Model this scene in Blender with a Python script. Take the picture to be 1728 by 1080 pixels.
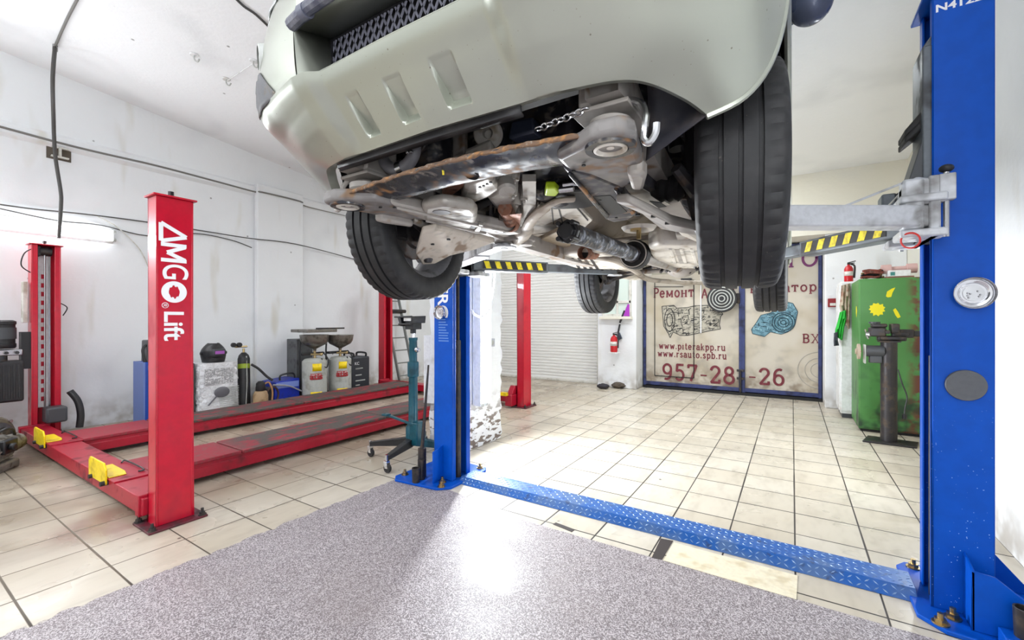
import bpy, bmesh, math, random
from mathutils import Vector as V, Matrix
random.seed(7)
for o in list(bpy.data.objects): bpy.data.objects.remove(o)
SC = bpy.context.scene; COL = SC.collection
PI = math.pi
# ---------------------------------------------------------------- camera, world, exposure
F = 736.0; TH = math.radians(32.7); CH = 1.33            # focal length in px (1728 wide), yaw, eye height
cs, sn = math.cos(TH), math.sin(TH)
cam = bpy.data.cameras.new('camera'); camo = bpy.data.objects.new('camera', cam); COL.objects.link(camo)
cam.sensor_width = 36; cam.lens = 36*F/1728; cam.clip_start = .02
camo.location = (0, 0, CH); camo.rotation_euler = (PI/2, 0, TH); SC.camera = camo
w = bpy.data.worlds.new('world'); SC.world = w; w.use_nodes = True
w.node_tree.nodes['Background'].inputs[0].default_value = (.95, .975, 1, 1)
w.node_tree.nodes['Background'].inputs[1].default_value = 1.15
SC.view_settings.view_transform = 'Standard'; SC.view_settings.look = 'None'
SC.view_settings.gamma = 1; SC.view_settings.use_curve_mapping = False
SC.view_settings.exposure = 0.0
TUBE = 7.0                                                # brightness of the fluorescent tubes themselves
WATT = 34.0                                               # light given by a twin-tube lamp
pl_ = bpy.data.lights.new('daylight_portal', 'AREA'); pl_.shape = 'RECTANGLE'; pl_.size = 8.4; pl_.size_y = 4.6; pl_.cycles.is_portal = True  # unseen sampling portal added at the open room front; emits no light itself
plo = bpy.data.objects.new('daylight_portal', pl_); COL.objects.link(plo); plo.location = (-3.1, -4.15, 2.4); plo.rotation_euler = (PI/2, 0, 0)

# ---------------------------------------------------------------- helpers
def at(px, py, X=None, Y=None, Z=None):
    "point of the place seen at a pixel of the photograph, on the plane X=, Y= or Z="
    a = (px-864)/F; b = (540-py)/F
    d = V((a*cs-sn, a*sn+cs, b))
    t = X/d.x if X is not None else Y/d.y if Y is not None else (Z-CH)/d.z
    return V((d.x*t, d.y*t, CH+d.z*t))
def crv(pts, n):
    "Catmull-Rom through pts, n samples per span"
    pts = [V(p) for p in pts]; out = []
    for i in range(len(pts)-1):
        p0 = pts[max(i-1, 0)]; p1 = pts[i]; p2 = pts[i+1]; p3 = pts[min(i+2, len(pts)-1)]
        for k in range(n):
            t = k/n
            out.append(.5*((2*p1)+(p2-p0)*t+(2*p0-5*p1+4*p2-p3)*t*t+(3*p1-p0-3*p2+p3)*t**3))
    out.append(pts[-1]); return out
class MB:
    def __init__(s): s.v = []; s.f = []
    def add(s, vs, fs):
        b = len(s.v); s.v += [V(v) for v in vs]; s.f += [tuple(b+i for i in f) for f in fs]; return s
    def box(s, x0, x1, y0, y1, z0, z1, M=None):
        vs = [V((x, y, z)) for x in (x0, x1) for y in (y0, y1) for z in (z0, z1)]
        if M: vs = [M @ v for v in vs]
        return s.add(vs, [(0,1,3,2),(4,6,7,5),(0,4,5,1),(2,3,7,6),(0,2,6,4),(1,5,7,3)])
    def beam(s, p, q, wd, h, up=(0,0,1)):
        "box along p-q, wd across, h along up"
        p = V(p); q = V(q); d = (q-p).normalized(); u = V(up); sd = d.cross(u).normalized(); u = sd.cross(d)
        vs = [e+sd*a*wd/2+u*b*h/2 for e in (p, q) for a, b in ((-1,-1),(1,-1),(1,1),(-1,1))]
        return s.add(vs, [(0,1,2,3),(4,7,6,5),(0,4,5,1),(1,5,6,2),(2,6,7,3),(3,7,4,0)])
    def cyl(s, p, q, r, r2=None, n=16, caps=True):
        p = V(p); q = V(q); r2 = r if r2 is None else r2
        return s.sweep([p, q], [r, r2], n, caps)
    def sweep(s, pts, rs, n=8, caps=True, closed=False, flat=1.0):
        pts = [V(p) for p in pts]; m = len(pts); rows = []; u = None
        if not isinstance(rs, (list, tuple)): rs = [rs]*m
        for i in range(m):
            d = (pts[(i+1) % m]-pts[i-1] if closed else pts[min(i+1, m-1)]-pts[max(i-1, 0)])
            d = d.normalized() if d.length > 1e-9 else V((0,0,1))
            if u is None: u = V((0,0,1)) if abs(d.z) < .9 else V((1,0,0))
            u = (u-d*u.dot(d)).normalized(); e = d.cross(u)
            rows.append([pts[i]+(e*math.cos(2*PI*k/n)+u*math.sin(2*PI*k/n)*flat)*rs[i] for k in range(n)])
        b = len(s.v); s.v += [p for r in rows for p in r]
        for i in range(m if closed else m-1):
            j = (i+1) % m
            for k in range(n):
                k2 = (k+1) % n; s.f.append((b+i*n+k, b+i*n+k2, b+j*n+k2, b+j*n+k))
        if caps and not closed:
            s.f.append(tuple(b+k for k in range(n))[::-1]); s.f.append(tuple(b+(m-1)*n+k for k in range(n)))
        return s
    def tube(s, pts, r, n=8, sub=6, caps=True):
        return s.sweep(crv(pts, sub) if sub > 1 and len(pts) > 2 else pts, r, n, caps)
    def lathe(s, prof, o, ax=(0,0,1), n=24, fn=None, closed=False):
        "prof: (radius, height along ax)"
        o = V(o); a = V(ax).normalized(); u = V((0,0,1)) if abs(a.z) < .9 else V((1,0,0))
        u = (u-a*u.dot(a)).normalized(); e = a.cross(u); m = len(prof); b = len(s.v)
        for i, (r, h) in enumerate(prof):
            for k in range(n):
                rr = r+(fn(i, k) if fn else 0); t = 2*PI*k/n
                s.v.append(o+a*h+(e*math.cos(t)+u*math.sin(t))*rr)
        for i in range(m if closed else m-1):
            j = (i+1) % m
            for k in range(n): s.f.append((b+i*n+k, b+i*n+(k+1) % n, b+j*n+(k+1) % n, b+j*n+k))
        return s
    def prism(s, pts, vec):
        pts = [V(p) for p in pts]; n = len(pts); vec = V(vec)
        return s.add(pts+[p+vec for p in pts], [tuple(range(n))[::-1], tuple(range(n, 2*n))]+[(i, (i+1) % n, n+(i+1) % n, n+i) for i in range(n)])
    def slab(s, pxs, z, th):
        return s.prism([at(x, y, Z=z) for x, y in pxs], (0, 0, th))
    def grid(s, rows, skip=None):
        n = len(rows[0]); b = len(s.v); s.v += [V(p) for r in rows for p in r]
        for i in range(len(rows)-1):
            for k in range(n-1):
                if skip and skip(i, k): continue
                s.f.append((b+i*n+k, b+i*n+k+1, b+(i+1)*n+k+1, b+(i+1)*n+k))
        return s
    def ball(s, c, r, n=12, m=8, M=None):
        c = V(c); r = (r, r, r) if not isinstance(r, (tuple, list)) else r
        rows = []
        for i in range(m+1):
            a = PI*i/m; rows.append([V((r[0]*math.sin(a)*math.cos(2*PI*k/n), r[1]*math.sin(a)*math.sin(2*PI*k/n), r[2]*math.cos(a))) for k in range(n)])
        b = len(s.v)
        s.v += [c+(M @ p if M else p) for r_ in rows for p in r_]
        for i in range(m):
            for k in range(n): s.f.append((b+i*n+k, b+i*n+(k+1) % n, b+(i+1)*n+(k+1) % n, b+(i+1)*n+k))
        return s
    def ring(s, c, ax, R, r, n=20, m=8):
        c = V(c); a = V(ax).normalized(); u = V((0,0,1)) if abs(a.z) < .9 else V((1,0,0))
        u = (u-a*u.dot(a)).normalized(); e = a.cross(u)
        return s.sweep([c+(e*math.cos(2*PI*k/n)+u*math.sin(2*PI*k/n))*R for k in range(n)], r, m, closed=True)
    def xf(s, M, i0=0):
        for i in range(i0, len(s.v)): s.v[i] = M @ s.v[i]
        return s
    def pieces(s):
        "loose pieces that lie apart (closer than half the larger one's size counts as one)"
        n = len(s.v); up = list(range(n))
        def root(i):
            while up[i] != i: up[i] = up[up[i]]; i = up[i]
            return i
        for f in s.f:
            for i in f[1:]: up[root(i)] = root(f[0])
        box = {}
        for i in {i for f in s.f for i in f}:
            r = root(i); v = s.v[i]; b = box.setdefault(r, [list(v), list(v)])
            for k in range(3): b[0][k] = min(b[0][k], v[k]); b[1][k] = max(b[1][k], v[k])
        ks = list(box); m = len(ks); sz = [max(box[k][1][j]-box[k][0][j] for j in range(3)) for k in ks]
        if m > 400: return [s]
        g = list(range(m))
        def gr(i):
            while g[i] != i: i = g[i]
            return i
        for i in range(m):
            for j in range(i):
                if gr(i) == gr(j): continue
                A, B = box[ks[i]], box[ks[j]]
                gap = math.sqrt(sum(max(0, A[0][k]-B[1][k], B[0][k]-A[1][k])**2 for k in range(3)))
                if gap <= max(.02, .5*max(sz[i], sz[j])): g[gr(i)] = gr(j)
        gid = {ks[i]: gr(i) for i in range(m)}; out = {}
        for f in s.f: out.setdefault(gid[root(f[0])], []).append(f)
        res = []
        for fs in out.values():
            q = MB(); mp = {}
            for f in fs:
                for i in f:
                    if i not in mp: mp[i] = len(q.v); q.v.append(s.v[i])
                q.f.append(tuple(mp[i] for i in f))
            res.append(q)
        return res
    def build(s, name, mat, parent=None, one=False, **kw):
        if parent is not None and not one:
            ps = s.pieces()
            if 1 < len(ps) <= 60: return [p.build1(name, mat, parent, **kw) for p in ps][0]
        return s.build1(name, mat, parent, **kw)
    def build1(s, name, mat, parent=None, bevel=0, smooth=35, solid=0, sub=0, bseg=2):
        me = bpy.data.meshes.new(name)
        bm = bmesh.new(); vv = [bm.verts.new(v) for v in s.v]
        for f in s.f:
            try: bm.faces.new([vv[i] for i in f])
            except ValueError: pass
        bmesh.ops.remove_doubles(bm, verts=bm.verts, dist=1e-5)
        bmesh.ops.recalc_face_normals(bm, faces=bm.faces)
        bm.to_mesh(me); bm.free()
        if smooth:
            for p in me.polygons: p.use_smooth = True
            me.set_sharp_from_angle(angle=math.radians(smooth))
        o = bpy.data.objects.new(name, me); COL.objects.link(o)
        if mat: me.materials.append(mat)
        if parent is not None: hang(o, parent)
        if solid:
            m = o.modifiers.new('t', 'SOLIDIFY'); m.thickness = solid; m.offset = 0
        if sub:
            m = o.modifiers.new('s', 'SUBSURF'); m.levels = sub; m.render_levels = sub
        if bevel:
            m = o.modifiers.new('b', 'BEVEL'); m.width = bevel; m.segments = bseg; m.limit_method = 'ANGLE'; m.angle_limit = math.radians(40)
        return o
def hang(o, parent):
    o.parent = parent; q = parent; off = V((0,0,0))
    while q is not None: off += V(q.location); q = q.parent
    o.location = -off
def tag(o, label, cat, group=None):
    o['label'] = label; o['category'] = cat
    if group: o['group'] = group
    return o
def thing(name, label, cat, loc=(0,0,0), group=None):
    o = bpy.data.objects.new(name, None); COL.objects.link(o); o.location = loc; o.empty_display_size = .1
    return tag(o, label, cat, group)
def struct(o): o['kind'] = 'structure'; return o
def dup(root, d, label=None):
    "copy a thing with parts and sub-parts, moved by d"
    r = root.copy(); COL.objects.link(r); r.location = V(root.location)+V(d)
    if label: r['label'] = label
    for ch in list(root.children):
        c = ch.copy(); COL.objects.link(c); c.parent = r
        for g in ch.children:
            k = g.copy(); COL.objects.link(k); k.parent = c
    return r
def text(s, name, body, size, M, mat, parent, sx=1.0, align='CENTER', gap=1.0, bold=0.0, depth=.0008):
    cu = bpy.data.curves.new(name, 'FONT'); cu.body = body; cu.size = size; cu.align_x = align; cu.align_y = 'CENTER'
    cu.extrude = depth; cu.space_character = gap; cu.offset = bold
    t = bpy.data.objects.new(name+'_t', cu); COL.objects.link(t)
    dg = bpy.context.evaluated_depsgraph_get(); dg.update()
    me = bpy.data.meshes.new_from_object(t.evaluated_get(dg)); me.name = name
    bpy.data.objects.remove(t)
    me.transform(M @ Matrix.Scale(sx, 4, (1,0,0)))
    me.materials.clear(); me.materials.append(mat)
    o = bpy.data.objects.new(name, me); COL.objects.link(o)
    if parent is not None: hang(o, parent)
    return o
def frame(o, x, y):
    "matrix whose local X is x, local Y is y, at o"
    x = V(x).normalized(); y = V(y).normalized(); z = x.cross(y)
    M = Matrix((x, y, z)).transposed().to_4x4(); M.translation = V(o); return M

# ---------------------------------------------------------------- materials
class NT:
    def __init__(s, name):
        s.m = bpy.data.materials.new(name); s.m.use_nodes = True; s.t = s.m.node_tree
        s.p = s.t.nodes['Principled BSDF']; s._c = None
    def n(s, typ, **kw):
        nd = s.t.nodes.new(typ)
        for k, v in kw.items(): setattr(nd, k, v)
        return nd
    def set(s, sock, v):
        if isinstance(v, bpy.types.NodeSocket): s.t.links.new(v, sock)
        else:
            if isinstance(v, tuple) and len(v) == 3 and sock.type == 'RGBA': v = v+(1,)
            sock.default_value = v
    def co(s):
        if s._c is None: s._c = s.n('ShaderNodeTexCoord').outputs['Object']
        return s._c
    def mth(s, op, a, b=0.0, c=0.0):
        nd = s.n('ShaderNodeMath', operation=op); s.set(nd.inputs[0], a); s.set(nd.inputs[1], b)
        if op in ('SMOOTH_MIN', 'MULTIPLY_ADD'): s.set(nd.inputs[2], c)
        return nd.outputs[0]
    def noise(s, sc, detail=4, rough=.55, vec=None, dist=0):
        nd = s.n('ShaderNodeTexNoise'); s.set(nd.inputs['Vector'], vec or s.co())
        nd.inputs['Scale'].default_value = sc; nd.inputs['Detail'].default_value = min(detail, 2.5); nd.inputs['Roughness'].default_value = rough
        nd.inputs['Distortion'].default_value = dist
        return nd.outputs[0]
    def voro(s, sc, feat='F1', out=0, vec=None):
        nd = s.n('ShaderNodeTexVoronoi', feature=feat); s.set(nd.inputs['Vector'], vec or s.co()); nd.inputs['Scale'].default_value = sc
        return nd.outputs[out]
    def scale(s, v, vec=None):
        nd = s.n('ShaderNodeMapping'); s.set(nd.inputs[0], vec or s.co()); nd.inputs['Scale'].default_value = v; return nd.outputs[0]
    def ramp(s, f, a, b, lo=0.0, hi=1.0):
        nd = s.n('ShaderNodeMapRange'); nd.interpolation_type = 'SMOOTHSTEP'
        for i, v in enumerate((f, a, b, lo, hi)): s.set(nd.inputs[i], v)
        return nd.outputs[0]
    def mix(s, f, a, b, mode='MIX'):
        nd = s.n('ShaderNodeMix', data_type='RGBA', blend_type=mode)
        s.set(nd.inputs[0], f); s.set(nd.inputs[6], a); s.set(nd.inputs[7], b); return nd.outputs[2]
    def xyz(s, vec=None):
        nd = s.n('ShaderNodeSeparateXYZ'); s.set(nd.inputs[0], vec or s.co()); return nd.outputs
    def bump(s, h, st=.3, dist=.01):
        nd = s.n('ShaderNodeBump'); s.set(nd.inputs['Height'], h); nd.inputs['Strength'].default_value = st; nd.inputs['Distance'].default_value = dist
        s.set(s.p.inputs['Normal'], nd.outputs[0])
    def out(s, col=None, rough=None, metal=None, **kw):
        if col is not None: s.set(s.p.inputs['Base Color'], col)
        if rough is not None: s.set(s.p.inputs['Roughness'], rough)
        if metal is not None: s.set(s.p.inputs['Metallic'], metal)
        for k, v in kw.items(): s.set(s.p.inputs[k.replace('_', ' ')], v)
        return s.m
def S(r, g, b):
    "sRGB 0-255 to linear"
    return tuple((c/255/12.92 if c <= 10 else ((c/255+.055)/1.055)**2.4) for c in (r, g, b))
def plain(name, col, rough=.5, metal=0, dirt=None, amt=.5, sc=6, bump=0, bsc=120, **kw):
    t = NT(name); c = col
    if dirt:
        f = t.ramp(t.noise(sc, 6, .65), .62-amt*.35, .78-amt*.2)
        c = t.mix(f, col, dirt)
        g = t.noise(sc*7, 3); c = t.mix(t.ramp(g, .35, .7, 0, .35), c, tuple(x*.72 for x in col))
        rough = t.ramp(f, 0, 1, rough, min(1, rough+.3))
    if bump: t.bump(t.noise(bsc, 4), bump, .004)
    return t.out(c, rough, metal, **kw)
def _unused(): pass
def glow(name, col, st):
    t = NT(name); return t.out((.9, .9, .9), .5, 0, Emission_Color=col+(1,), Emission_Strength=st)
def mat_floor():
    t = NT('tiled_floor'); X, Y, Z = t.xyz(); P = .346
    def line(c, o, wd):
        f = t.mth('FRACT', t.mth('DIVIDE', t.mth('SUBTRACT', c, o), P))
        d = t.mth('MULTIPLY', t.mth('SUBTRACT', .5, t.mth('ABSOLUTE', t.mth('SUBTRACT', f, .5))), P)
        return t.ramp(d, t.mth('MULTIPLY', wd, .45), wd, 1, 0)
    wob = t.noise(.9, 2)
    wx = t.ramp(wob, .35, .65, .005, .0075); wy = t.ramp(t.noise(1.3, 2), .3, .6, .005, .0075)
    g = t.mth('MAXIMUM', line(X, .015, wx), line(Y, .12, wy))
    # every tile its own tone
    cell = t.n('ShaderNodeCombineXYZ')
    t.set(cell.inputs[0], t.mth('FLOOR', t.mth('DIVIDE', t.mth('SUBTRACT', X, .015), P)))
    t.set(cell.inputs[1], t.mth('FLOOR', t.mth('DIVIDE', t.mth('SUBTRACT', Y, .12), P)))
    wn = t.n('ShaderNodeTexWhiteNoise'); t.set(wn.inputs[0], cell.outputs[0])
    c = t.mix(wn.outputs[0], S(211, 204, 190), S(197, 188, 171))
    big = t.noise(.55, 5, .6); c = t.mix(t.ramp(big, .35, .8, 0, .45), c, S(178, 164, 140))
    st = t.noise(9, 7, .7, t.scale((1, .35, 1))); c = t.mix(t.ramp(st, .4, .95, 0, .45), c, S(124, 110, 92))
    # grime under and in front of the red ramps, red rust run
    gx = t.mth('MULTIPLY', t.ramp(X, -3.3, -3.9), t.ramp(t.noise(2.3, 4), .3, .6)); c = t.mix(t.mth('MULTIPLY', gx, .55), c, S(104, 88, 74))
    r1 = t.mth('ADD', t.mth('POWER', t.mth('ADD', X, 3.75), 2), t.mth('POWER', t.mth('SUBTRACT', Y, 1.02), 2))
    c = t.mix(t.mth('MULTIPLY', t.ramp(r1, 0, .16, 1, 0), t.ramp(t.noise(6, 4), .3, .6, .2, .8)), c, S(128, 82, 76))
    spk = t.voro(5.5); c = t.mix(t.mth('MULTIPLY', t.ramp(spk, .035, .075, 1, 0), t.ramp(t.noise(3.1, 2), .5, .56)), c, (.03, .028, .026))
    c = t.mix(g, c, S(44, 38, 34))
    br = t.mth('MULTIPLY', t.ramp(X, -2.4, -3.4), t.ramp(t.noise(1.2, 3), .3, .6, .25, .8)); c = t.mix(t.mth('MULTIPLY', br, .55), c, S(150, 134, 112))  # browner tiles: grime plus the car's shade, painted into the floor colour
    # speckled coating
    nz = t.mth('MULTIPLY', t.mth('SUBTRACT', t.noise(9, 5, .65), .5), .11)
    ex = t.ramp(t.mth('ADD', X, t.mth('ADD', nz, 2.79)), -.006, .006)
    lim = t.mth('ADD', t.mth('MULTIPLY', t.mth('MAXIMUM', t.mth('SUBTRACT', -1.4, X), 0), .15), 2.48)
    ey = t.ramp(t.mth('SUBTRACT', t.mth('ADD', lim, t.mth('MULTIPLY', nz, .12)), Y), -.004, .004)
    em = t.mth('MULTIPLY', ex, ey)
    v = t.voro(235, out=1); sp = t.n('ShaderNodeSeparateColor'); t.set(sp.inputs[0], v)
    e = t.mix(t.ramp(sp.outputs[0], .2, .9), S(116, 107, 109), S(198, 190, 193))
    e = t.mix(t.ramp(sp.outputs[1], .8, .95), e, S(98, 90, 94))
    e = t.mix(t.ramp(t.noise(1.3, 5), .5, .75, 0, .35), e, S(146, 134, 132))
    c = t.mix(em, c, e)
    h = t.mth('MULTIPLY', t.mth('SUBTRACT', 1, g), t.mth('SUBTRACT', 1, em)); t.bump(t.mth('ADD', h, t.mth('MULTIPLY', em, t.mth('MULTIPLY', sp.outputs[0], .35))), .35, .004)
    ro = t.mth('ADD', t.ramp(t.noise(3, 4), .3, .7, .24, .42), t.mth('MULTIPLY', t.mth('MULTIPLY', g, t.mth('SUBTRACT', 1, em)), .3)); ro = t.mth('ADD', ro, t.mth('MULTIPLY', em, .14))
    return t.out(c, ro)
def mat_wall(name, base=(232, 234, 236), stain=(196, 188, 165), low=True, crack=True):
    t = NT(name); X, Y, Z = t.xyz(); c = S(*base)
    c = t.mix(t.ramp(t.noise(1.1, 6, .6), .48, .8, 0, .5), c, S(205, 207, 210))
    if low: run = t.noise(2.6, 5, .6, t.scale((1, 1, .22))); c = t.mix(t.ramp(run, .6, .76, 0, .5), c, S(*stain)) if low else c
    if low:
        d = t.mth('MULTIPLY', t.ramp(Z, 0, .45, 1, 0), t.ramp(t.noise(5, 5), .35, .65)); c = t.mix(t.mth('MULTIPLY', d, .65), c, S(140, 128, 112))
    sp = t.voro(2.3); c = t.mix(t.mth('MULTIPLY', t.ramp(sp, .02, .045, 1, 0), .7), c, S(90, 84, 78))
    t.bump(t.mth('ADD', t.noise(1.8, 3), t.mth('MULTIPLY', t.noise(22, 5), .25)), .35, .03)
    return t.out(c, .62)
def mat_pillar():
    t = NT('peeling_brick'); X, Y, Z = t.xyz(); c = S(232, 234, 237)
    b = t.n('ShaderNodeTexBrick'); mp = t.n('ShaderNodeCombineXYZ'); t.set(mp.inputs[0], t.mth('ADD', X, Y)); t.set(mp.inputs[1], Z)
    t.set(b.inputs['Vector'], mp.outputs[0]); b.inputs['Scale'].default_value = 1; b.inputs['Brick Width'].default_value = .25; b.inputs['Row Height'].default_value = .075; b.inputs['Mortar Size'].default_value = .007
    c = t.mix(t.ramp(t.noise(3, 5), .5, .7, 0, .5), c, S(214, 214, 218))
    m = t.mth('MULTIPLY', t.ramp(Z, .62, .2), t.ramp(t.noise(8, 5, .6, t.scale((1, 1, 2.2))), .5, .56)); c = t.mix(m, c, S(120, 108, 100))
    t.bump(t.mth('ADD', t.mth('MULTIPLY', b.outputs[1], -.6), t.mth('SUBTRACT', t.noise(14, 4), t.mth('MULTIPLY', m, .6))), .5, .02)
    return t.out(c, .6)
def mat_paint():
    "dusty champagne metallic"
    t = NT('champagne_paint'); c = S(165, 168, 156)
    c = t.mix(t.ramp(t.voro(21), .03, .06, .75, 0), c, S(96, 88, 72)); c = t.mix(t.ramp(t.voro(47), .04, .09, .45, 0), c, S(120, 112, 96))
    t.bump(t.noise(420, 2), .03, .001)
    return t.out(c, .3, .6, Coat_Weight=.3, Coat_Roughness=.2)
def mat_rusty(name, base, rust=(122, 86, 54), amt=.5, rough=.4, metal=.3, sc=9):
    t = NT(name); n = t.noise(sc, 7, .7)
    c = t.mix(t.ramp(n, .64-amt*.22, .74-amt*.12), S(*base), S(*rust))
    n2 = t.noise(sc*1.8, 6, .65, dist=.4); c = t.mix(t.ramp(n2, .55, .68, 0, .55), c, S(148, 140, 130))
    n3 = t.noise(sc*.8, 4); c = t.mix(t.ramp(n3, .56, .7, 0, .7), c, tuple(x*.35 for x in S(*base)))
    t.bump(n, .35, .006)
    return t.out(c, t.ramp(n, .35, .7, rough, .85), metal)
def mat_tyre():
    t = NT('tyre_rubber'); n = t.noise(14, 6, .65)
    c = t.mix(t.ramp(n, .45, .75, 0, .7), S(22, 22, 24), S(44, 42, 43)); c = t.mix(t.ramp(t.noise(90, 3), .7, .77, 0, .5), c, S(110, 98, 92))
    t.bump(t.noise(160, 3), .12, .002); return t.out(c, .62)
def mat_runway():
    t = NT('worn_runway_top'); X, Y, Z = t.xyz(); n = t.noise(7, 7, .7, t.scale((2, .7, 1)))
    f = t.mth('MULTIPLY', t.ramp(n, .34, .52), t.ramp(Y, 1.75, 2.2)); c = t.mix(f, S(150, 32, 50), S(74, 68, 64))
    c = t.mix(t.ramp(t.noise(40, 4), .5, .7, 0, .5), c, S(100, 88, 78)); t.bump(t.noise(220, 3), .3, .003)
    return t.out(c, .62)
def mat_green():
    t = NT('old_green_paint'); X, Y, Z = t.xyz(); c = S(80, 138, 72)
    c = t.mix(t.ramp(t.noise(2.2, 5), .4, .7, 0, .6), c, S(60, 116, 54))
    lo = t.mth('MULTIPLY', t.ramp(Z, 1.0, .3, 0, 1), t.ramp(t.noise(4, 6, .65), .44, .62)); c = t.mix(lo, c, S(34, 62, 40))
    rs = t.mth('MULTIPLY', t.ramp(Z, .5, .05, 0, 1), t.ramp(t.noise(6, 6, .65), .42, .56)); c = t.mix(t.mth('MULTIPLY', rs, t.ramp(X, .7, 1.1)), c, S(84, 48, 36))
    ed = t.mth('MULTIPLY', t.ramp(X, 1.08, 1.2), t.ramp(t.noise(9, 5), .4, .55)); c = t.mix(ed, c, S(104, 60, 44))
    return t.out(c, .42)
def mat_banner():
    t = NT('dirty_banner'); X, Y, Z = t.xyz(); c = S(198, 190, 176)
    c = t.mix(t.ramp(t.noise(1.6, 6, .6), .4, .7, 0, .7), c, S(172, 158, 130))
    c = t.mix(t.ramp(t.noise(3.2, 6, .65), .52, .72, 0, .5), c, S(150, 146, 142))
    d = t.mth('MULTIPLY', t.ramp(Z, .65, .1, 0, 1), t.ramp(t.noise(5, 6, .65), .35, .65)); c = t.mix(t.mth('MULTIPLY', d, .8), c, S(112, 92, 70))
    return t.out(c, .6)
def mat_print(name, a, b, c3, sc):
    t = NT(name); v = t.voro(sc, out=1); sp = t.n('ShaderNodeSeparateColor'); t.set(sp.inputs[0], v)
    c = t.mix(t.ramp(sp.outputs[0], .3, .6), a, b); c = t.mix(t.ramp(sp.outputs[1], .62, .75), c, c3)
    c = t.mix(t.ramp(t.noise(sc*.35, 4), .5, .62, 0, .8), c, a); return t.out(c, .6)
def mat_chequer():
    "blue tread plate"
    t = NT('blue_tread_plate'); X, Y, Z = t.xyz(); c = S(36, 96, 176)
    c = t.mix(t.ramp(t.noise(5, 6, .65), .4, .66, 0, .7), c, S(96, 122, 160)); c = t.mix(t.ramp(t.noise(16, 5), .6, .72, 0, .6), c, S(60, 58, 62))
    return t.out(c, .38, .25)
RED = plain('red_enamel', S(192, 6, 42), .3, 0, S(168, 8, 40), .15, 3, Coat_Weight=.3)
REDD = plain('dull_red_enamel', S(166, 14, 42), .38, 0, S(104, 30, 38), .3, 5); MARO = plain('grimy_maroon', S(92, 26, 40), .45, 0, S(52, 36, 38), .5, 9)
BLUE = plain('blue_enamel', S(0, 80, 186), .4, 0, S(0, 70, 168), .3, 2, Specular_IOR_Level=.22)
BLUESP = BLUE.copy(); BLUESP.name = 'speckled_blue_enamel'
def _spk():
    nt = BLUESP.node_tree; p = nt.nodes['Principled BSDF']; src = p.inputs['Base Color'].links[0].from_socket
    t = NT.__new__(NT); t.m = BLUESP; t.t = nt; t.p = p; t._c = None
    X, Y, Z = t.xyz(); f = t.mth('MULTIPLY', t.ramp(t.voro(75), .1, .17, 1, 0), t.mth('MULTIPLY', t.ramp(t.noise(30, 2), .5, .6), t.ramp(Z, 1.15, .3)))
    t.set(p.inputs['Base Color'], t.mix(f, src, S(170, 200, 235)))
_spk()
CHEQ = mat_chequer()
BLACK = plain('black_plastic', S(30, 30, 33), .42, 0, S(52, 50, 50), .4, 6)
RUB = plain('black_rubber', S(34, 33, 34), .65, 0, S(60, 56, 54), .4, 10)
STEEL = plain('bright_steel', S(190, 190, 192), .25, 1)
CHROME = plain('chrome', S(215, 215, 218), .12, 1)
IRON = plain('dark_iron', S(62, 60, 62), .42, .6, S(96, 84, 74), .4, 12)
SILV = plain('silver_arm_paint', S(204, 206, 210), .38, .15, S(140, 138, 136), .4, 7)
SILD = plain('grey_arm_paint', S(104, 110, 116), .42, .3, S(80, 80, 82), .4, 7)
YEL = plain('yellow_enamel', S(246, 214, 8), .38, 0, S(190, 160, 30), .3, 9)
YELT = plain('yellow_tape', S(244, 222, 30), .45, 0, S(190, 170, 60), .5, 30)
WHITE = plain('white_enamel', S(236, 237, 238), .4, 0, S(205, 203, 198), .3, 5)
WHT = plain('white_lettering', S(238, 238, 240), .45)
OFFW = plain('off_white', S(214, 212, 204), .5, 0, S(170, 164, 150), .45, 6)
GREY = plain('light_grey_paint', S(186, 188, 184), .36, 0, S(158, 158, 150), .3, 6)
DGREY = plain('dark_grey_paint', S(66, 68, 72), .42)
STN = plain('grimy_stainless', S(140, 136, 130), .3, .8, S(96, 90, 80), .5, 10)
TEAL = plain('teal_enamel', S(22, 84, 98), .32, .1, S(14, 58, 68), .4, 8)
BRASS = plain('brass', S(176, 154, 112), .3, 1)
MAROON = plain('maroon_print', S(112, 34, 48), .6, 0, S(140, 80, 82), .3, 14)
PURP = plain('purple_print', S(110, 44, 96), .6)
NAVY = plain('navy_gate_steel', S(52, 62, 112), .45, .1, S(40, 42, 66), .5, 6)
PAINT = mat_paint(); TYRE = mat_tyre(); RUN = mat_runway(); GREEN = mat_green()
SUBF = mat_rusty('rusty_black_subframe', (36, 37, 44), (150, 108, 66), .55, .22, .25)
SUBG = mat_rusty('grimy_grey_steel', (158, 152, 146), (126, 100, 76), .35, .45, .25, 7)
PANM = mat_rusty('dusty_floor_pan', (150, 140, 128), (120, 108, 94), .4, .6, .05, 5)
PALE = mat_rusty('dusty_pale_shield', (206, 200, 190), (164, 150, 132), .35, .5, .1, 6)
ALU = mat_rusty('dirty_cast_aluminium', (160, 155, 148), (122, 108, 90), .45, .45, .35, 11)
ENG = mat_rusty('oily_engine_iron', (40, 40, 46), (70, 60, 52), .5, .4, .2, 9)
COPR = mat_rusty('heated_exhaust', (150, 104, 84), (96, 66, 56), .5, .45, .5, 12)
SHAFT = mat_rusty('scuffed_black_shaft', (58, 60, 66), (168, 172, 180), .75, .3, .4, 16)
DARK = plain('deep_black', S(14, 14, 16), .6)
GLASS = plain('dark_glass', S(24, 28, 32), .06)
LAMP = glow('fluorescent_tube', (.93, .97, 1.0), TUBE)
FLOOR = mat_floor(); WALL = mat_wall('white_plaster'); WALLY = mat_wall('cream_plaster', (222, 218, 204), (190, 176, 140))
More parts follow.
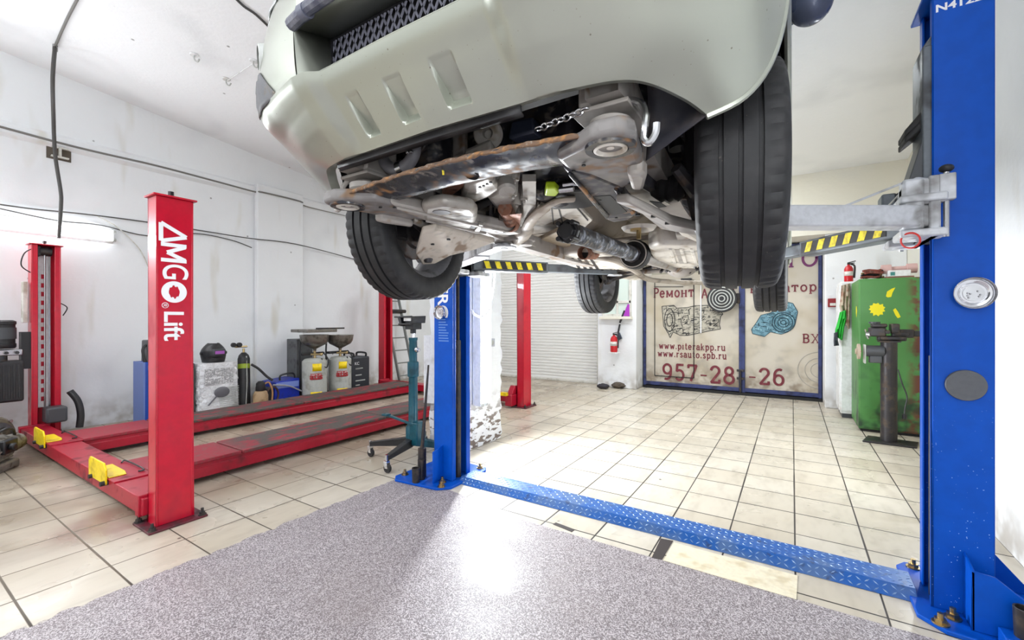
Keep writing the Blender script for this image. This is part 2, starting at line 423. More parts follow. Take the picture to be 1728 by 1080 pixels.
CEIL = mat_wall('white_ceiling', (244, 245, 247), (210, 206, 196), False); BRICK = mat_pillar()

# ---------------------------------------------------------------- room shell
XL, XR, XR2, YB, YF = -7.4, 1.05, 1.36, 8.85, -4.2
def cz(y): return 4.43-.105*y
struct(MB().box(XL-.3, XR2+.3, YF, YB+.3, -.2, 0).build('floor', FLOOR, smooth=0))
struct(MB().prism([(XL-.3, YF, cz(YF)), (XL-.3, YB+.3, cz(YB+.3)), (XR2+.3, YB+.3, cz(YB+.3)), (XR2+.3, YF, cz(YF))], (0, 0, .2)).build('ceiling', CEIL, smooth=0))
wl = MB(); wl.box(XL-.25, XL, YF, YB+.25, 0, 4.95); o = wl.build('wall_left', WALL, smooth=0); struct(o)
struct(MB().box(XL, XR2+.25, YB, YB+.25, 0, 4.2).build('wall_back', WALLY, smooth=0))
struct(MB().box(XR, XR+.3, YF, 5.2, 0, 4.95).build('wall_right', WALL, smooth=0))
struct(MB().box(XR2, XR2+.25, 5.2, YB+.25, 0, 4.2).build('wall_right', WALLY, smooth=0))
# pilaster and ledge on the left wall, plinths
struct(MB().box(XL, XL+.1, 3.72, 4.52, 0, 3.55).build('trim_1', WALL, bevel=.02))
struct(MB().prism([(XL, YF, 3.42), (XL+.05, YF, 3.46), (XL+.05, YF, 3.56), (XL, YF, 3.6)], (0, 12.6, -.1)).build('trim_2', WALL))
# wall pier between shutter and gate, pier right of the gate
struct(MB().box(-3.28, -2.5, 8.28, YB, 0, 2.63).build('wall_pier', WALL, bevel=.015))
struct(MB().box(.42, XR2, 8.12, YB, 0, 2.63).build('wall_pier', WALL, bevel=.015))
struct(MB().box(-3.28, XR2, 8.10, YB, 2.63, 3.62).build('trim_3', WALLY))
# free-standing brick pillar beside the blue lift
pl = MB()
def rough_col(x0, x1, y0, y1, z0, z1, n=26):
    per = []
    for a, b in (((x0,y0),(x1,y0)), ((x1,y0),(x1,y1)), ((x1,y1),(x0,y1)), ((x0,y1),(x0,y0))):
        for k in range(6): per.append((a[0]+(b[0]-a[0])*k/6, a[1]+(b[1]-a[1])*k/6, k))
    rows = []
    for i in range(n+1):
        z = z0+(z1-z0)*i/n
        r = []
        for x, y, k in per:
            j = .012 if k == 0 else .004
            r.append((x+random.uniform(-j, j), y+random.uniform(-j, j), z))
        rows.append(r+[r[0]])
    return rows
pl.grid(rough_col(-3.25, -2.77, 3.44, 4.09, 0, 4.2, 60)); struct(pl.build('wall_pillar', BRICK, smooth=60))
# coating patches set in the floor beside the blue ramp
tp = [at(1100, 941, Z=0), at(1117, 945, Z=0), at(1136, 913, Z=0), at(1115, 909, Z=0)]
TRIMB = plain('black_gap', S(58, 50, 48), .8); CREAM = plain('cream_tile', S(232, 222, 196), .4, 0, S(206, 190, 156), .4, 8)
struct(MB().prism([p+V((0,0,.0005)) for p in tp], (0, 0, .002)).build('trim_4', TRIMB, smooth=0))
struct(MB().prism([p+V((0,0,.0005)) for p in (at(1120, 946, Z=0), at(1344, 1012, Z=0), at(1346, 972, Z=0), at(1137, 916, Z=0))], (0, 0, .002)).build('trim_5', CREAM, smooth=0))
struct(MB().prism([p+V((0,0,.0005)) for p in (at(933, 885, Z=0), at(965, 898, Z=0), at(970, 894, Z=0), at(938, 882, Z=0))], (0, 0, .002)).build('trim_6', TRIMB, smooth=0))

# ---------------------------------------------------------------- roller shutter (door_1)
d1 = thing('door_1', 'white ribbed roller shutter closed in the back wall', 'shutter', (-4.8, 8.7, 0)); struct(d1)
r = []; z = .03; x0, x1 = -6.3, -3.38
SHUT = plain('shutter_white', S(228, 227, 224), .5)
prof = []
while z < 3.1:
    for dz, dy in ((0, 0), (.012, -.016), (.05, -.02), (.062, -.004)): prof.append((z+dz, 8.62+dy))
    z += .066
MB().grid([[(x0, y, zz), (x1, y, zz)] for zz, y in prof]).build('shutter_slats', SHUT, d1, smooth=25)
for xa in (x0-.06, x1): MB().box(xa, xa+.09, 8.5, 8.7, 0, 3.15).build('guide_rail', OFFW, d1, bevel=.008)
MB().box(x0-.06, x1+.09, 8.45, 8.8, 3.1, 3.45).build('shutter_box', OFFW, d1, bevel=.02)
MB().box(x0, x1, 8.58, 8.64, .004, .045).build('bottom_bar', OFFW, d1)
# ---------------------------------------------------------------- printed steel gate (door_2)
d2 = thing('door_2', 'double steel gate covered by a dirty printed banner', 'gate', (-1, 8.75, 0)); struct(d2)
GX0, GX1, GY, GZ = -2.48, .41, 8.72, 2.6; gm = -1.06
gm = at(1252, 600, Y=GY).x
BAN = mat_banner(); GT = GY-.012
for a, b in ((GX0, gm), (gm, GX1)):
    MB().box(a+.04, b-.04, GY-.01, GY+.03, .12, GZ-.05).build('gate_leaf', BAN, d2, smooth=0)
fr = MB()
for x in (GX0, gm-.045, gm, GX1-.05): fr.box(x, x+.05, GY-.04, GY+.02, .05, GZ)
for z in (.06, GZ-.06): fr.box(GX0, GX1, GY-.035, GY+.02, z, z+.07)
fr.build('gate_frame', NAVY, d2, bevel=.006)
MB().box(GX0, GX1, GY-.06, GY+.06, 0, .05).build('threshold', DARK, d2)
def gp(px, py): return at(px, py, Y=GT)
wk = MB(); q = [gp(1105, 487), gp(1171, 473), gp(1171, 638), gp(1105, 634)]
q = [V((q[0].x, GT, q[1].z)), q[1], V((q[1].x, GT, q[2].z)), V((q[0].x, GT, q[2].z))]
for i in range(4): wk.beam(q[i]+V((0,-.004,0)), q[(i+1) % 4]+V((0,-.004,0)), .012, .028 if i != 3 else .012, (0,-1,0))
wk.build('wicket_door_seam', DARK, d2)
MB().beam(gp(1104, 484)+V((0,-.005,0)), gp(1153, 484)+V((0,-.005,0)), .02, .012).build('wicket_hinge_strip', IRON, d2)
MB().box(gp(1150, 0).x, gp(1168, 0).x, GY-.09, GY-.012, gp(0+1160, 479).z, gp(1160, 470).z).build('door_closer', BLACK, d2, bevel=.01)
lk = MB(); p = gp(1250, 625)
for dz in (0, -.14): lk.box(p.x-.06, p.x+.06, GY-.07, GY-.03, p.z-.02+dz, p.z+.02+dz)
lk.cyl((p.x, GY-.08, .05), (p.x, GY-.08, p.z), .016).build('gate_bolt', IRON, d2, bevel=.004)
hh = MB(); hh.box(gp(1243, 0).x, gp(1249, 0).x, GY-.07, GY-.03, gp(1245, 512).z, gp(1245, 495).z).build('gate_hasp', IRON, d2, bevel=.004)
MB().cyl(gp(1183, 562)+V((0,-.02,0)), gp(1183, 440)+V((0,-.02,0)), .011, n=8).build('pull_chain_tube', WHT, d2)
def arc(cx, cy, rx, ry, a0, a1, n=14): return [(cx+rx*math.cos(math.radians(a0+(a1-a0)*k/n)), cy+ry*math.sin(math.radians(a0+(a1-a0)*k/n))) for k in range(n+1)]
X_ = .68
def stem(x, y0=0, y1=1, sv=3): return [[(x, y0), (x, y1)]]+([[(x-.11, y0), (x+.11, y0)]] if sv & 1 else [])+([[(x-.11, y1), (x+.11, y1)]] if sv & 2 else [])
GLY = {  # slab-serif strokes in a box of cap height 1: (width, strokes)
 'Р': (.62, stem(.14)+[[(.14, 1)]+arc(.34, .74, .24, .26, 90, -90)+[(.14, .48)]]), 'А': (.78, [[(.1, 0), (.39, 1), (.68, 0)], [(.2, .34), (.58, .34)], [(0, 0), (.2, 0)], [(.58, 0), (.78, 0)]]),
 'К': (.74, stem(.14)+[[(.14, .5), (.34, .5), (.62, 1)], [(.34, .5), (.64, 0)], [(.54, 0), (.74, 0)], [(.54, 1), (.72, 1)]]), 'П': (.8, stem(.14)+stem(.66)+[[(.14, 1), (.66, 1)]]),
 'В': (.66, stem(.14)+[[(.14, 1)]+arc(.36, .76, .2, .24, 90, -90)+[(.14, .52)], [(.3, .52)]+arc(.38, .26, .22, .26, 90, -90)+[(.14, 0)]]), 'Х': (.8, [[(.12, 0), (.66, 1)], [(.12, 1), (.66, 0)], [(0, 0), (.24, 0)], [(.54, 0), (.78, 0)], [(0, 1), (.24, 1)], [(.54, 1), (.78, 1)]]),
 'Т': (.74, stem(.37, sv=1)+[[(.06, .82), (.06, 1), (.68, 1), (.68, .82)]]), 'О': (.8, [arc(.4, .5, .34, .5, 0, 360, 28)]),
 'е': (.6, [[(.06, .36), (.52, .36)]+arc(.29, .34, .23, .34, 5, 320, 20)]), 'о': (.62, [arc(.31, .34, .24, .34, 0, 360, 24)]), 'м': (.84, stem(.12, 0, X_)+stem(.72, 0, X_)+[[(.12, X_), (.42, .1), (.72, X_)]]),
 'н': (.7, stem(.12, 0, X_)+stem(.56, 0, X_)+[[(.12, .35), (.56, .35)]]), 'т': (.62, stem(.31, 0, X_, 1)+[[(.06, .52), (.06, X_), (.56, X_), (.56, .52)]]), 'в': (.58, stem(.12, 0, X_)+[[(.12, X_)]+arc(.32, .52, .16, .16, 90, -90)+[(.12, .36)], [(.28, .36)]+arc(.33, .18, .18, .18, 90, -90)+[(.12, 0)]]),
 'а': (.58, [[(.08, .54)]+arc(.28, .46, .2, .22, 150, 0, 8)+[(.48, 0), (.58, 0)], [(.48, .38)]+arc(.25, .19, .19, .19, 90, 270, 10)+[(.48, .1)]]), 'р': (.62, stem(.12, -.3, X_, 1)+[[(0, X_), (.12, X_)], arc(.34, .34, .22, .34, 170, -170, 20)]), 'и': (.7, stem(.12, 0, X_)+stem(.56, 0, X_)+[[(.12, 0), (.56, X_)]]), ',': (.26, [[(.14, .06), (.14, -.02), (.06, -.2)]]),
 '9': (.66, [arc(.32, .68, .25, .31, 0, 360, 22), [(.57, .68), (.55, .4)]+arc(.27, .38, .28, .38, -10, -110, 10)]), '6': (.66, [arc(.33, .31, .25, .31, 0, 360, 22), [(.08, .32), (.1, .6)]+arc(.38, .62, .28, .38, 170, 70, 10)]), '8': (.66, [arc(.33, .75, .21, .24, 0, 360, 20), arc(.33, .26, .26, .26, 0, 360, 22)]),
 '5': (.64, [[(.54, 1), (.16, 1), (.13, .58)]+arc(.3, .32, .26, .32, 120, -140, 18)]), '7': (.64, [[(.08, .84), (.08, 1), (.58, 1), (.24, 0)]]), '2': (.64, [arc(.31, .74, .24, .26, 170, -30, 14)+[(.08, 0), (.56, 0), (.56, .16)]]), '-': (.46, [[(.06, .4), (.4, .4)]]), '.': (.26, [[(.13, 0), (.13, .13)]]),
 'w': (.86, [[(.1, X_), (.26, 0), (.43, .58), (.6, 0), (.76, X_)], [(0, X_), (.2, X_)], [(.66, X_), (.86, X_)]]), 'i': (.32, stem(.16, 0, X_)+[[(.13, .92), (.19, .92)]]), 't': (.44, [[(.2, .95), (.2, .1), (.28, 0), (.4, .04)], [(.04, X_), (.4, X_)]]), 'r': (.5, stem(.14, 0, X_)+[[(.14, .44), (.26, .64), (.46, .64)]]), 'k': (.64, stem(.12, 0, 1, 1)+[[(.12, .3), (.5, X_)], [(.24, .4), (.54, 0)], [(.44, 0), (.64, 0)]]),
 'u': (.66, [[(.02, X_), (.12, X_), (.12, .16), (.24, 0), (.4, .04), (.52, .2)], [(.42, X_), (.52, X_), (.52, 0), (.62, 0)]]), 's': (.52, [[(.44, .56), (.3, X_), (.12, .6), (.1, .46), (.26, .36), (.42, .26), (.42, .08), (.26, 0), (.08, .1)]]), 'b': (.62, stem(.12, 0, 1, 1)+[[(0, 1), (.12, 1)], arc(.34, .34, .22, .34, 170, -170, 20)])}
GLY['a'] = GLY['а']; GLY['e'] = GLY['е']; GLY['p'] = GLY['р']; GLY['o'] = GLY['о']
def gtx(name, body, x0, x1, yb, h, m, gap=1.0, bold=.0, cx=None):
    "slab-serif lettering painted between pixel columns x0..x1 on the gate, baseline row yb, cap height h px"
    a = gp(x0, yb); b = gp(x1, yb); cap = gp(x0, yb-h).z-a.z; adv = [GLY[c][0] for c in body]; g = .16; tot = sum(adv)+g*(len(body)-1); k = (b.x-a.x)/tot; o = None
    x = 0
    B = MB(); lay = 0
    for c, w_ in zip(body, adv):
        for st in GLY[c][1]:
            th = cap*(.15 if len(st) > 2 or abs(st[0][0]-st[-1][0]) < .02 else .085)
            q = [V((a.x+(x+u)*k, GT-.0035, a.z+v*cap)) for u, v in st]
            for i in range(len(q)-1):
                d = q[i+1]-q[i]
                if d.length > 1e-6: d = d.normalized()*th*.22; lay = (lay+1) % 9; e = V((0, -lay*.0003, 0)); B.beam(q[i]-d+e, q[i+1]+d+e, .0012, th, V((-d.z, 0, d.x)))
        x += w_+g
    B.build(name, m, d2, one=True, smooth=0)
gtx('repair_lettering', 'Ремонт', 1103, 1171, 502, 15, MAROON, 1.1, .012)
gtx('repair_lettering', 'АКПП', 1183, 1240, 503, 15, MAROON, 1.1, .012)
gtx('repair_lettering', 'вариатор,', 1266, 1386, 494, 14, MAROON, 1.1, .012)
gtx('service_lettering', 'АВТО', 1268, 1380, 454, 24, PURP, 1.1, .02)
gtx('entrance_lettering', 'ВХ', 1354, 1383, 578, 14, MAROON, 1.1, .014)
gtx('web_lettering', 'www.piterakpp.ru', 1112, 1224, 588, 10, MAROON, 1.1, .004)
gtx('web_lettering', 'www.rsauto.spb.ru', 1110, 1226, 601, 10, MAROON, 1.1, .004)
gtx('phone_lettering', '957-28', 1118, 1240, 639, 25, MAROON, 1.15, .014)
gtx('phone_lettering', '-26', 1263, 1324, 646, 25, MAROON, 1.15, .014)
P1 = mat_print('gearbox_print', S(40, 42, 44), S(176, 170, 156), S(214, 206, 184), 60)
P2 = mat_print('teal_gearbox_print', S(74, 120, 136), S(120, 170, 184), S(52, 74, 80), 46)
def gpoly(name, pts, m): return MB().prism([gp(*p)+V((0,-.001,0)) for p in pts], (0,-.0015,0)).build(name, m, d2, smooth=0)
INK = plain('print_ink', S(48, 48, 50), .6); TAN = plain('print_tan', S(182, 176, 160), .6, 0, S(146, 142, 130), .6, 14); TL1 = plain('print_teal', S(108, 150, 166), .6, 0, S(70, 110, 124), .6, 12); TL2 = plain('print_teal_ink', S(44, 72, 84), .6); TL3 = plain('print_teal_pale', S(150, 192, 204), .6)
OUT1 = [(1117,517),(1137,515),(1142,520),(1160,519),(1172,516),(1198,515),(1212,520),(1220,530),(1216,534),(1214,548),(1216,555),(1198,558),(1160,566),(1148,566),(1136,560),(1131,570),(1128,563),(1120,550)]
OUT2 = [(1268,556),(1276,545),(1284,532),(1300,528),(1318,514),(1326,509),(1338,512),(1346,526),(1342,546),(1330,560),(1318,564),(1300,560),(1290,568),(1270,563)]
gpoly('gearbox_picture', OUT1, TAN); gpoly('variator_picture', OUT2, TL1)
def inside(p, poly):
    r = False; x, y = p
    for k in range(len(poly)):
        (x1, y1), (x2, y2) = poly[k], poly[k-1]
        if (y1 > y) != (y2 > y) and x < (x2-x1)*(y-y1)/(y2-y1)+x1: r = not r
    return r
def sketch(name, m, poly, n, slope, L, wd, outline=True, off=0.0):
    rs = random.Random(len(name)+n); B = MB(); e = V((0, -.0035-off, 0))
    def ln(p, q, w_): 
        a, b = gp(*p)+e, gp(*q)+e
        if (b-a).length > 1e-5: d = b-a; B.beam(a, b, .0012, w_, V((-d.z, 0, d.x)))
    if outline:
        for k in range(len(poly)): ln(poly[k-1], poly[k], wd*1.2)
    xs = [p[0] for p in poly]; ys = [p[1] for p in poly]; c = 0
    while c < n:
        p = (rs.uniform(min(xs), max(xs)), rs.uniform(min(ys), max(ys))); l = rs.uniform(.3, 1)*L
        kind = rs.random()
        q = (p[0]+l, p[1]+l*slope) if kind < .5 else (p[0]+l*.1, p[1]+l*.8) if kind < .8 else (p[0]+l*.5, p[1]-l*.4)
        if inside(p, poly) and inside(q, poly): ln(p, q, wd*rs.uniform(.5, 1.3)); c += 1
    B.build(name, m, d2, one=True, smooth=0); return B
sketch('gearbox_picture_lines', INK, OUT1, 190, -.12, 11, .010)
sketch('variator_picture_lines', TL2, OUT2, 80, .2, 9, .009)
sketch('variator_picture_highlights', TL3, OUT2, 40, .2, 8, .010, False, .001)
rg = MB(); c0 = gp(1322, 544)
for R in (.035, .08, .13, .165): rg.ring(c0+V((0,-.005,0)), (0,1,0), R, .007, 32, 4)
rg.build('variator_pulley_picture', TL2, d2)
rg = MB(); c0 = gp(1130, 540)
for R in (.09, .16): rg.sweep([c0+V((math.cos(a)*R*.6, -.005, math.sin(a)*R*1.35)) for a in [2*PI*k/28 for k in range(28)]], .007, 4, closed=True)
rg.build('bell_housing_picture', INK, d2, one=True)
gh = MB(); gc = gp(1383, 625)
for R in (.12, .2, .3): gh.sweep([gc+V((math.cos(a)*R, -.001, math.sin(a)*R)) for a in [PI*.5+PI*k/16 for k in range(17)]], .006, 4)
gh.build('faded_wheel_picture', plain('faded_print', S(176, 170, 160), .6), d2)
# ---------------------------------------------------------------- window beside the shutter
w1 = thing('window_1', 'small window with a cream frame behind the hanging rear wheel', 'window', (-3, 8.2, 1.6)); struct(w1)
a = at(1020, 531, Y=8.26); b = at(1062, 470, Y=8.26)
MB().box(a.x, b.x, 8.255, 8.275, a.z, b.z+.4).build('pane', plain('hazy_glass', S(205, 218, 210), .15), w1)
wf = MB()
for x in (a.x-.04, (a.x+b.x)/2, b.x): wf.box(x, x+.04, 8.23, 8.28, a.z, b.z+.4)
for z in (a.z-.04, a.z+.22, b.z+.4): wf.box(a.x-.04, b.x+.04, 8.23, 8.28, z, z+.05)
wf.build('window_frame', OFFW, w1, bevel=.004)
MB().box(a.x-.08, b.x+.06, 8.16, 8.28, a.z-.09, a.z-.04).build('window_sill', WALLY, w1, bevel=.006)
# ================================================================ red four-post lift
L4 = thing('four_post_car_lift', 'red four-post car lift with two lowered runways along the left wall', 'car lift', (-5.2, 3.5, 0))
def bolt(mb, x, y, z, r=.013):
    mb.cyl((x, y, z), (x, y, z+.006), r*1.9, n=14); mb.cyl((x, y, z+.006), (x, y, z+.022), r*1.35, n=6); mb.cyl((x, y, z+.02), (x, y, z+.045), r*.7, n=10)
def red_post(x0, x1, y0, y1, h, sgn):
    "C section open towards the runways; sgn = side its back plate is on"
    t = .012; m = MB(); xb, xo = (x1, x0) if sgn > 0 else (x0, x1)
    m.box(min(xb, xb-sgn*t), max(xb, xb-sgn*t), y0, y1, .015, h)
    for y in (y0, y1-t): m.box(x0, x1, y, y+t, .015, h)
    for y in (y0, y1-.05): m.box(min(xo, xo+sgn*t), max(xo, xo+sgn*t), y, y+.05, .015, h)
    p = m.build('post', RED, L4, bevel=.004)
    MB().box(x0-.018, x1+.018, y0-.018, y1+.018, h, h+.012).build('cap_plate', RED, p, bevel=.003)
    b = MB().box(x0-.07, x1+.07, y0-.06, y1+.06, .0, .015).build('base_plate', MARO, p, bevel=.004)
    n = MB()
    for x in (x0-.045, x1+.045):
        for y in (y0-.035, y1+.035): bolt(n, x, y, .015)
    n.build('anchor_bolt', IRON, p)
    k = MB(); k.cyl(((x0+x1)/2, (y0+y1)/2, h+.012), ((x0+x1)/2, (y0+y1)/2, h+.05), .011, n=10); k.cyl(((x0+x1)/2, (y0+y1)/2, h+.03), ((x0+x1)/2, (y0+y1)/2, h+.055), .017, n=6)
    k.build('tie_rod_nut', BLACK, p); return p
PR = red_post(-3.53, -3.40, 1.11, 1.315, 2.125, 1)
PL = red_post(-7.13, -6.98, 1.17, 1.40, 2.16, -1)
PRR = red_post(-3.53, -3.41, 5.64, 5.85, 2.13, 1)
PLR = red_post(-6.84, -6.69, 5.80, 6.02, 2.14, -1)
# lettering on the near post: reads downwards
def side_M(y, z): return frame((-3.3993, y, z), (0, 0, -1), (0, 1, 0))
A = MB(); ya, yb_ = 1.135, 1.275; za, zb = 1.955, 1.838
q = [V((-3.3985, ya, za)), V((-3.3985, yb_, (za*.35+zb*.65))), V((-3.3985, ya, zb))]
for i in range(3): A.beam(q[i]+V((.0004*i, 0, 0)), q[(i+1) % 3]+V((.0004*i, 0, 0)), .024, .0016, (1, 0, 0))
A.build('letter_a', WHT, PR, smooth=0)
Mm = MB()
for i, (p_, q_) in enumerate((((1.135, 1.818), (1.275, 1.818)), ((1.268, 1.812), (1.168, 1.768)), ((1.168, 1.768), (1.268, 1.724)), ((1.135, 1.718), (1.275, 1.718)))):
    xx = -3.3985+.0004*i; Mm.beam((xx, p_[0], p_[1]), (xx, q_[0], q_[1]), .024, .0016, (1, 0, 0))
Mm.build('letter_m', WHT, PR, smooth=0)
text(0, 'letter_g', 'G', .2, side_M(1.207, 1.643), WHT, PR, .76, bold=.0015)
gm_ = MB(); gc_ = V((-3.399, 1.207, 1.513)); gpts = []
for k in range(64):
    a_ = 2*PI*k/64; R = .070; gpts.append(gc_+V((0, math.cos(a_)*R, math.sin(a_)*R)))
gi = [gc_+V((0, math.cos(2*PI*k/64)*.03, math.sin(2*PI*k/64)*(.044 if (k % 8) < 4 else .035))) for k in range(64)]
gm_.grid([gpts+[gpts[0]], gi+[gi[0]]]); gm_.build('gear_letter_o', WHT, PR, smooth=0, solid=.0014)
text(0, 'registered_mark', '®', .05, side_M(1.155, 1.425), WHT, PR)
text(0, 'lift_lettering', 'Lift', .15, side_M(1.20, 1.295), WHT, PR, 1.0, bold=.003)
# lock ladder in the far front post
lk = MB().box(-7.10, -7.09, 1.24, 1.335, .35, 2.05).build('lock_ladder', WHITE, PL)
sl = MB()
for k in range(15): sl.box(-7.091, -7.086, 1.262, 1.298, .42+k*.098, .47+k*.098)
sl.build('ladder_slot', RED, lk)
MB().box(-7.09, -7.075, 1.318, 1.335, .35, 2.05).build('ladder_edge', STEEL, lk)
MB().cyl((-7.05, 1.285, .35), (-7.05, 1.285, 2.1), .008, n=8).build('lift_cable', STEEL, PL)
pu = MB(); pu.cyl((-7.06, 1.24, 2.1), (-7.06, 1.34, 2.1), .05, n=18); pu.box(-7.1, -7.02, 1.22, 1.25, 2.04, 2.15); pu.build('top_pulley', IRON, PL, bevel=.004)
hs = MB(); hs.tube([(-7.0, 1.19, 2.12), (-6.99, 1.12, 2.05), (-7.0, 1.10, 1.92), (-7.02, 1.17, 1.85)], .006, 6); hs.tube([(-7.0, 1.40, 1.52), (-6.98, 1.45, 1.47), (-7.0, 1.42, 1.38)], .006, 6)
hs.build('post_hose', BLACK, PL)
MB().box(-7.14, -7.05, 1.12, 1.155, 1.3, 1.75).build('limit_switch_bar', OFFW, PL, bevel=.004)
# rear left ladder slots
s2 = MB().box(-6.80, -6.79, 5.87, 5.93, .35, 2.05).build('lock_ladder', WHITE, PLR); s3 = MB()
for k in range(15): s3.box(-6.791, -6.787, 5.885, 5.915, .42+k*.098, .47+k*.098)
s3.build('ladder_slot', REDD, s2)
# crossbeams
for y0, y1, xa in ((1.08, 1.29, -6.98), (5.66, 5.86, -6.69)):
    c = MB().box(xa, -3.53, y0, y1, .06, .172).build('crossbeam', REDD, L4, bevel=.006)
    e = MB()
    for x in (xa+.02, -3.62): e.box(x, x+.06, y0-.012, y1+.012, .05, .19)
    e.build('beam_end_bracket', REDD, c, bevel=.005)
# runways: beam with stepped side and top plates
for x0, x1, nm in ((-4.56, -4.05, 'near'), (-6.25, -5.73, 'far')):
    m = MB().prism([(x0, 1.29, .045), (x1, 1.29, .045), (x1, 1.29, .125), (x1-.014, 1.29, .125), (x1-.014, 1.29, .158), (x0+.014, 1.29, .158), (x0+.014, 1.29, .125), (x0, 1.29, .125)], (0, 4.42, 0))
    rw = m.build('runway', REDD, L4, bevel=.004)
    for a, b in ((1.30, 1.93), (1.95, 3.55), (3.57, 5.70)): MB().box(x0, x1, a, b, .158, .188).build('runway_top', RUN, rw, bevel=.006)
    # front stop: hinged red plate with folded yellow plate
    fl = MB().box(x0-.005, x1+.012, 1.075, 1.30, .172, .182).build('stop_base_plate', REDD, rw, bevel=.002)
    st = MB(); xa, xb = x0+.02, x0+.40
    st.prism([(xa, 1.06, .14), (xa, 1.06, .262), (xa+.03, 1.06, .29), (xb-.045, 1.06, .29), (xb, 1.06, .245), (xb, 1.06, .14)], (0, .012, 0))
    st.prism([(xa, 1.08, .183), (xb, 1.08, .183), (xb, 1.18, .183), (xb-.1, 1.20, .183), (xa, 1.20, .183)], (0, 0, .006)); st.build('yellow_stop', YEL, rw, bevel=.003)
    bb = MB(); bb.cyl((xa+.08, 1.04, .15), (xa+.08, 1.08, .15), .016, n=8); bb.cyl((xb-.02, 1.035, .15), (xb-.02, 1.08, .15), .018, n=8); bb.tube([(xa+.02, 1.25, .188), (xa+.02, 1.28, .196), (xb, 1.28, .196), (xb, 1.25, .188)], .006, 6)
    bb.build('stop_pin', BLACK, rw)
    rr = MB().prism([(x0, 5.71, .04), (x0, 5.71, .2), (x0, 6.25, .03), (x0, 6.25, .01)], (x1-x0, 0, 0)).build('drive_on_ramp', REDD, rw, bevel=.004)
rb = MB(); rb.box(-3.66, -3.54, 5.5, 5.78, .03, .20); rb.prism([(-3.64, 5.52, .2), (-3.64, 5.76, .2), (-3.64, 5.72, .32), (-3.64, 5.62, .33)], (.09, 0, 0)); rb.build('beam_end_housing', REDD, L4, bevel=.01)
MB().box(-3.70, -3.60, 5.44, 5.50, .19, .24).build('yellow_tab', YEL, L4)
# sheave cover and lower hose at the far front post
MB().box(-6.99, -6.80, 1.25, 1.42, .2, .37).build('sheave_cover', DGREY, L4, bevel=.02)
MB().tube([(-6.93, 1.46, .52), (-6.90, 1.52, .4), (-6.88, 1.54, .25), (-6.88, 1.53, .1)], .034, 12).build('thick_hose', BLACK, L4)
# power unit: motor, pump block, tank
mo = MB(); mo.cyl((-6.98, .74, 1.17), (-6.98, .98, 1.17), .002, n=4)
mo = MB(); a = V((-7.0, .80, 1.02)); mo.lathe([(0, 0), (.105, 0), (.115, .015), (.115, .05), (.108, .055), (.108, .25), (.115, .255), (.115, .285), (.09, .3), (0, .3)], (-7.0, .95, 1.03), (0, 0, 1), 28)
pw = mo.build('motor', BLACK, L4, smooth=40)
MB().box(-7.05, -6.93, .68, .85, 1.12, 1.27).build('capacitor_box', BLACK, pw, bevel=.015)
MB().lathe([(.1162, .1), (.1162, .22)], (-7.0, .95, 1.03), (0,0,1), 28).build('motor_band', DGREY, pw)
lbm = MB(); lbm.grid([[V((-7.0+math.cos(t)*.1095, .95+math.sin(t)*.1095, z)) for t in [-.75+k*.1 for k in range(6)]] for z in (1.11, 1.24)]); lbm.build('motor_label', WHITE, pw, solid=.001)
pb = MB().box(-7.06, -6.93, .80, 1.10, .955, 1.02).build('pump_block', STEEL, L4, bevel=.008)
vv = MB()
for k in range(4): vv.cyl((-6.93, .83+k*.075, .985), (-6.895, .83+k*.075, .985), .017, n=8)
vv.build('pump_valve', IRON, pb)
tk = MB().box(-7.1, -6.86, .62, 1.10, .47, .90).build('oil_tank', BLACK, L4, bevel=.02, bseg=3); rbm = MB()
for k in range(12): rbm.box(-6.862, -6.853, .66+k*.036, .678+k*.036, .51, .86)
rbm.build('tank_rib', BLACK, tk, bevel=.003)
MB().cyl((-6.98, .95, .9), (-6.98, .95, .96), .05, n=16).build('tank_neck', IRON, tk)
MB().box(-7.12, -7.0, 1.1, 1.18, .8, 1.2).build('unit_bracket', BLACK, L4)

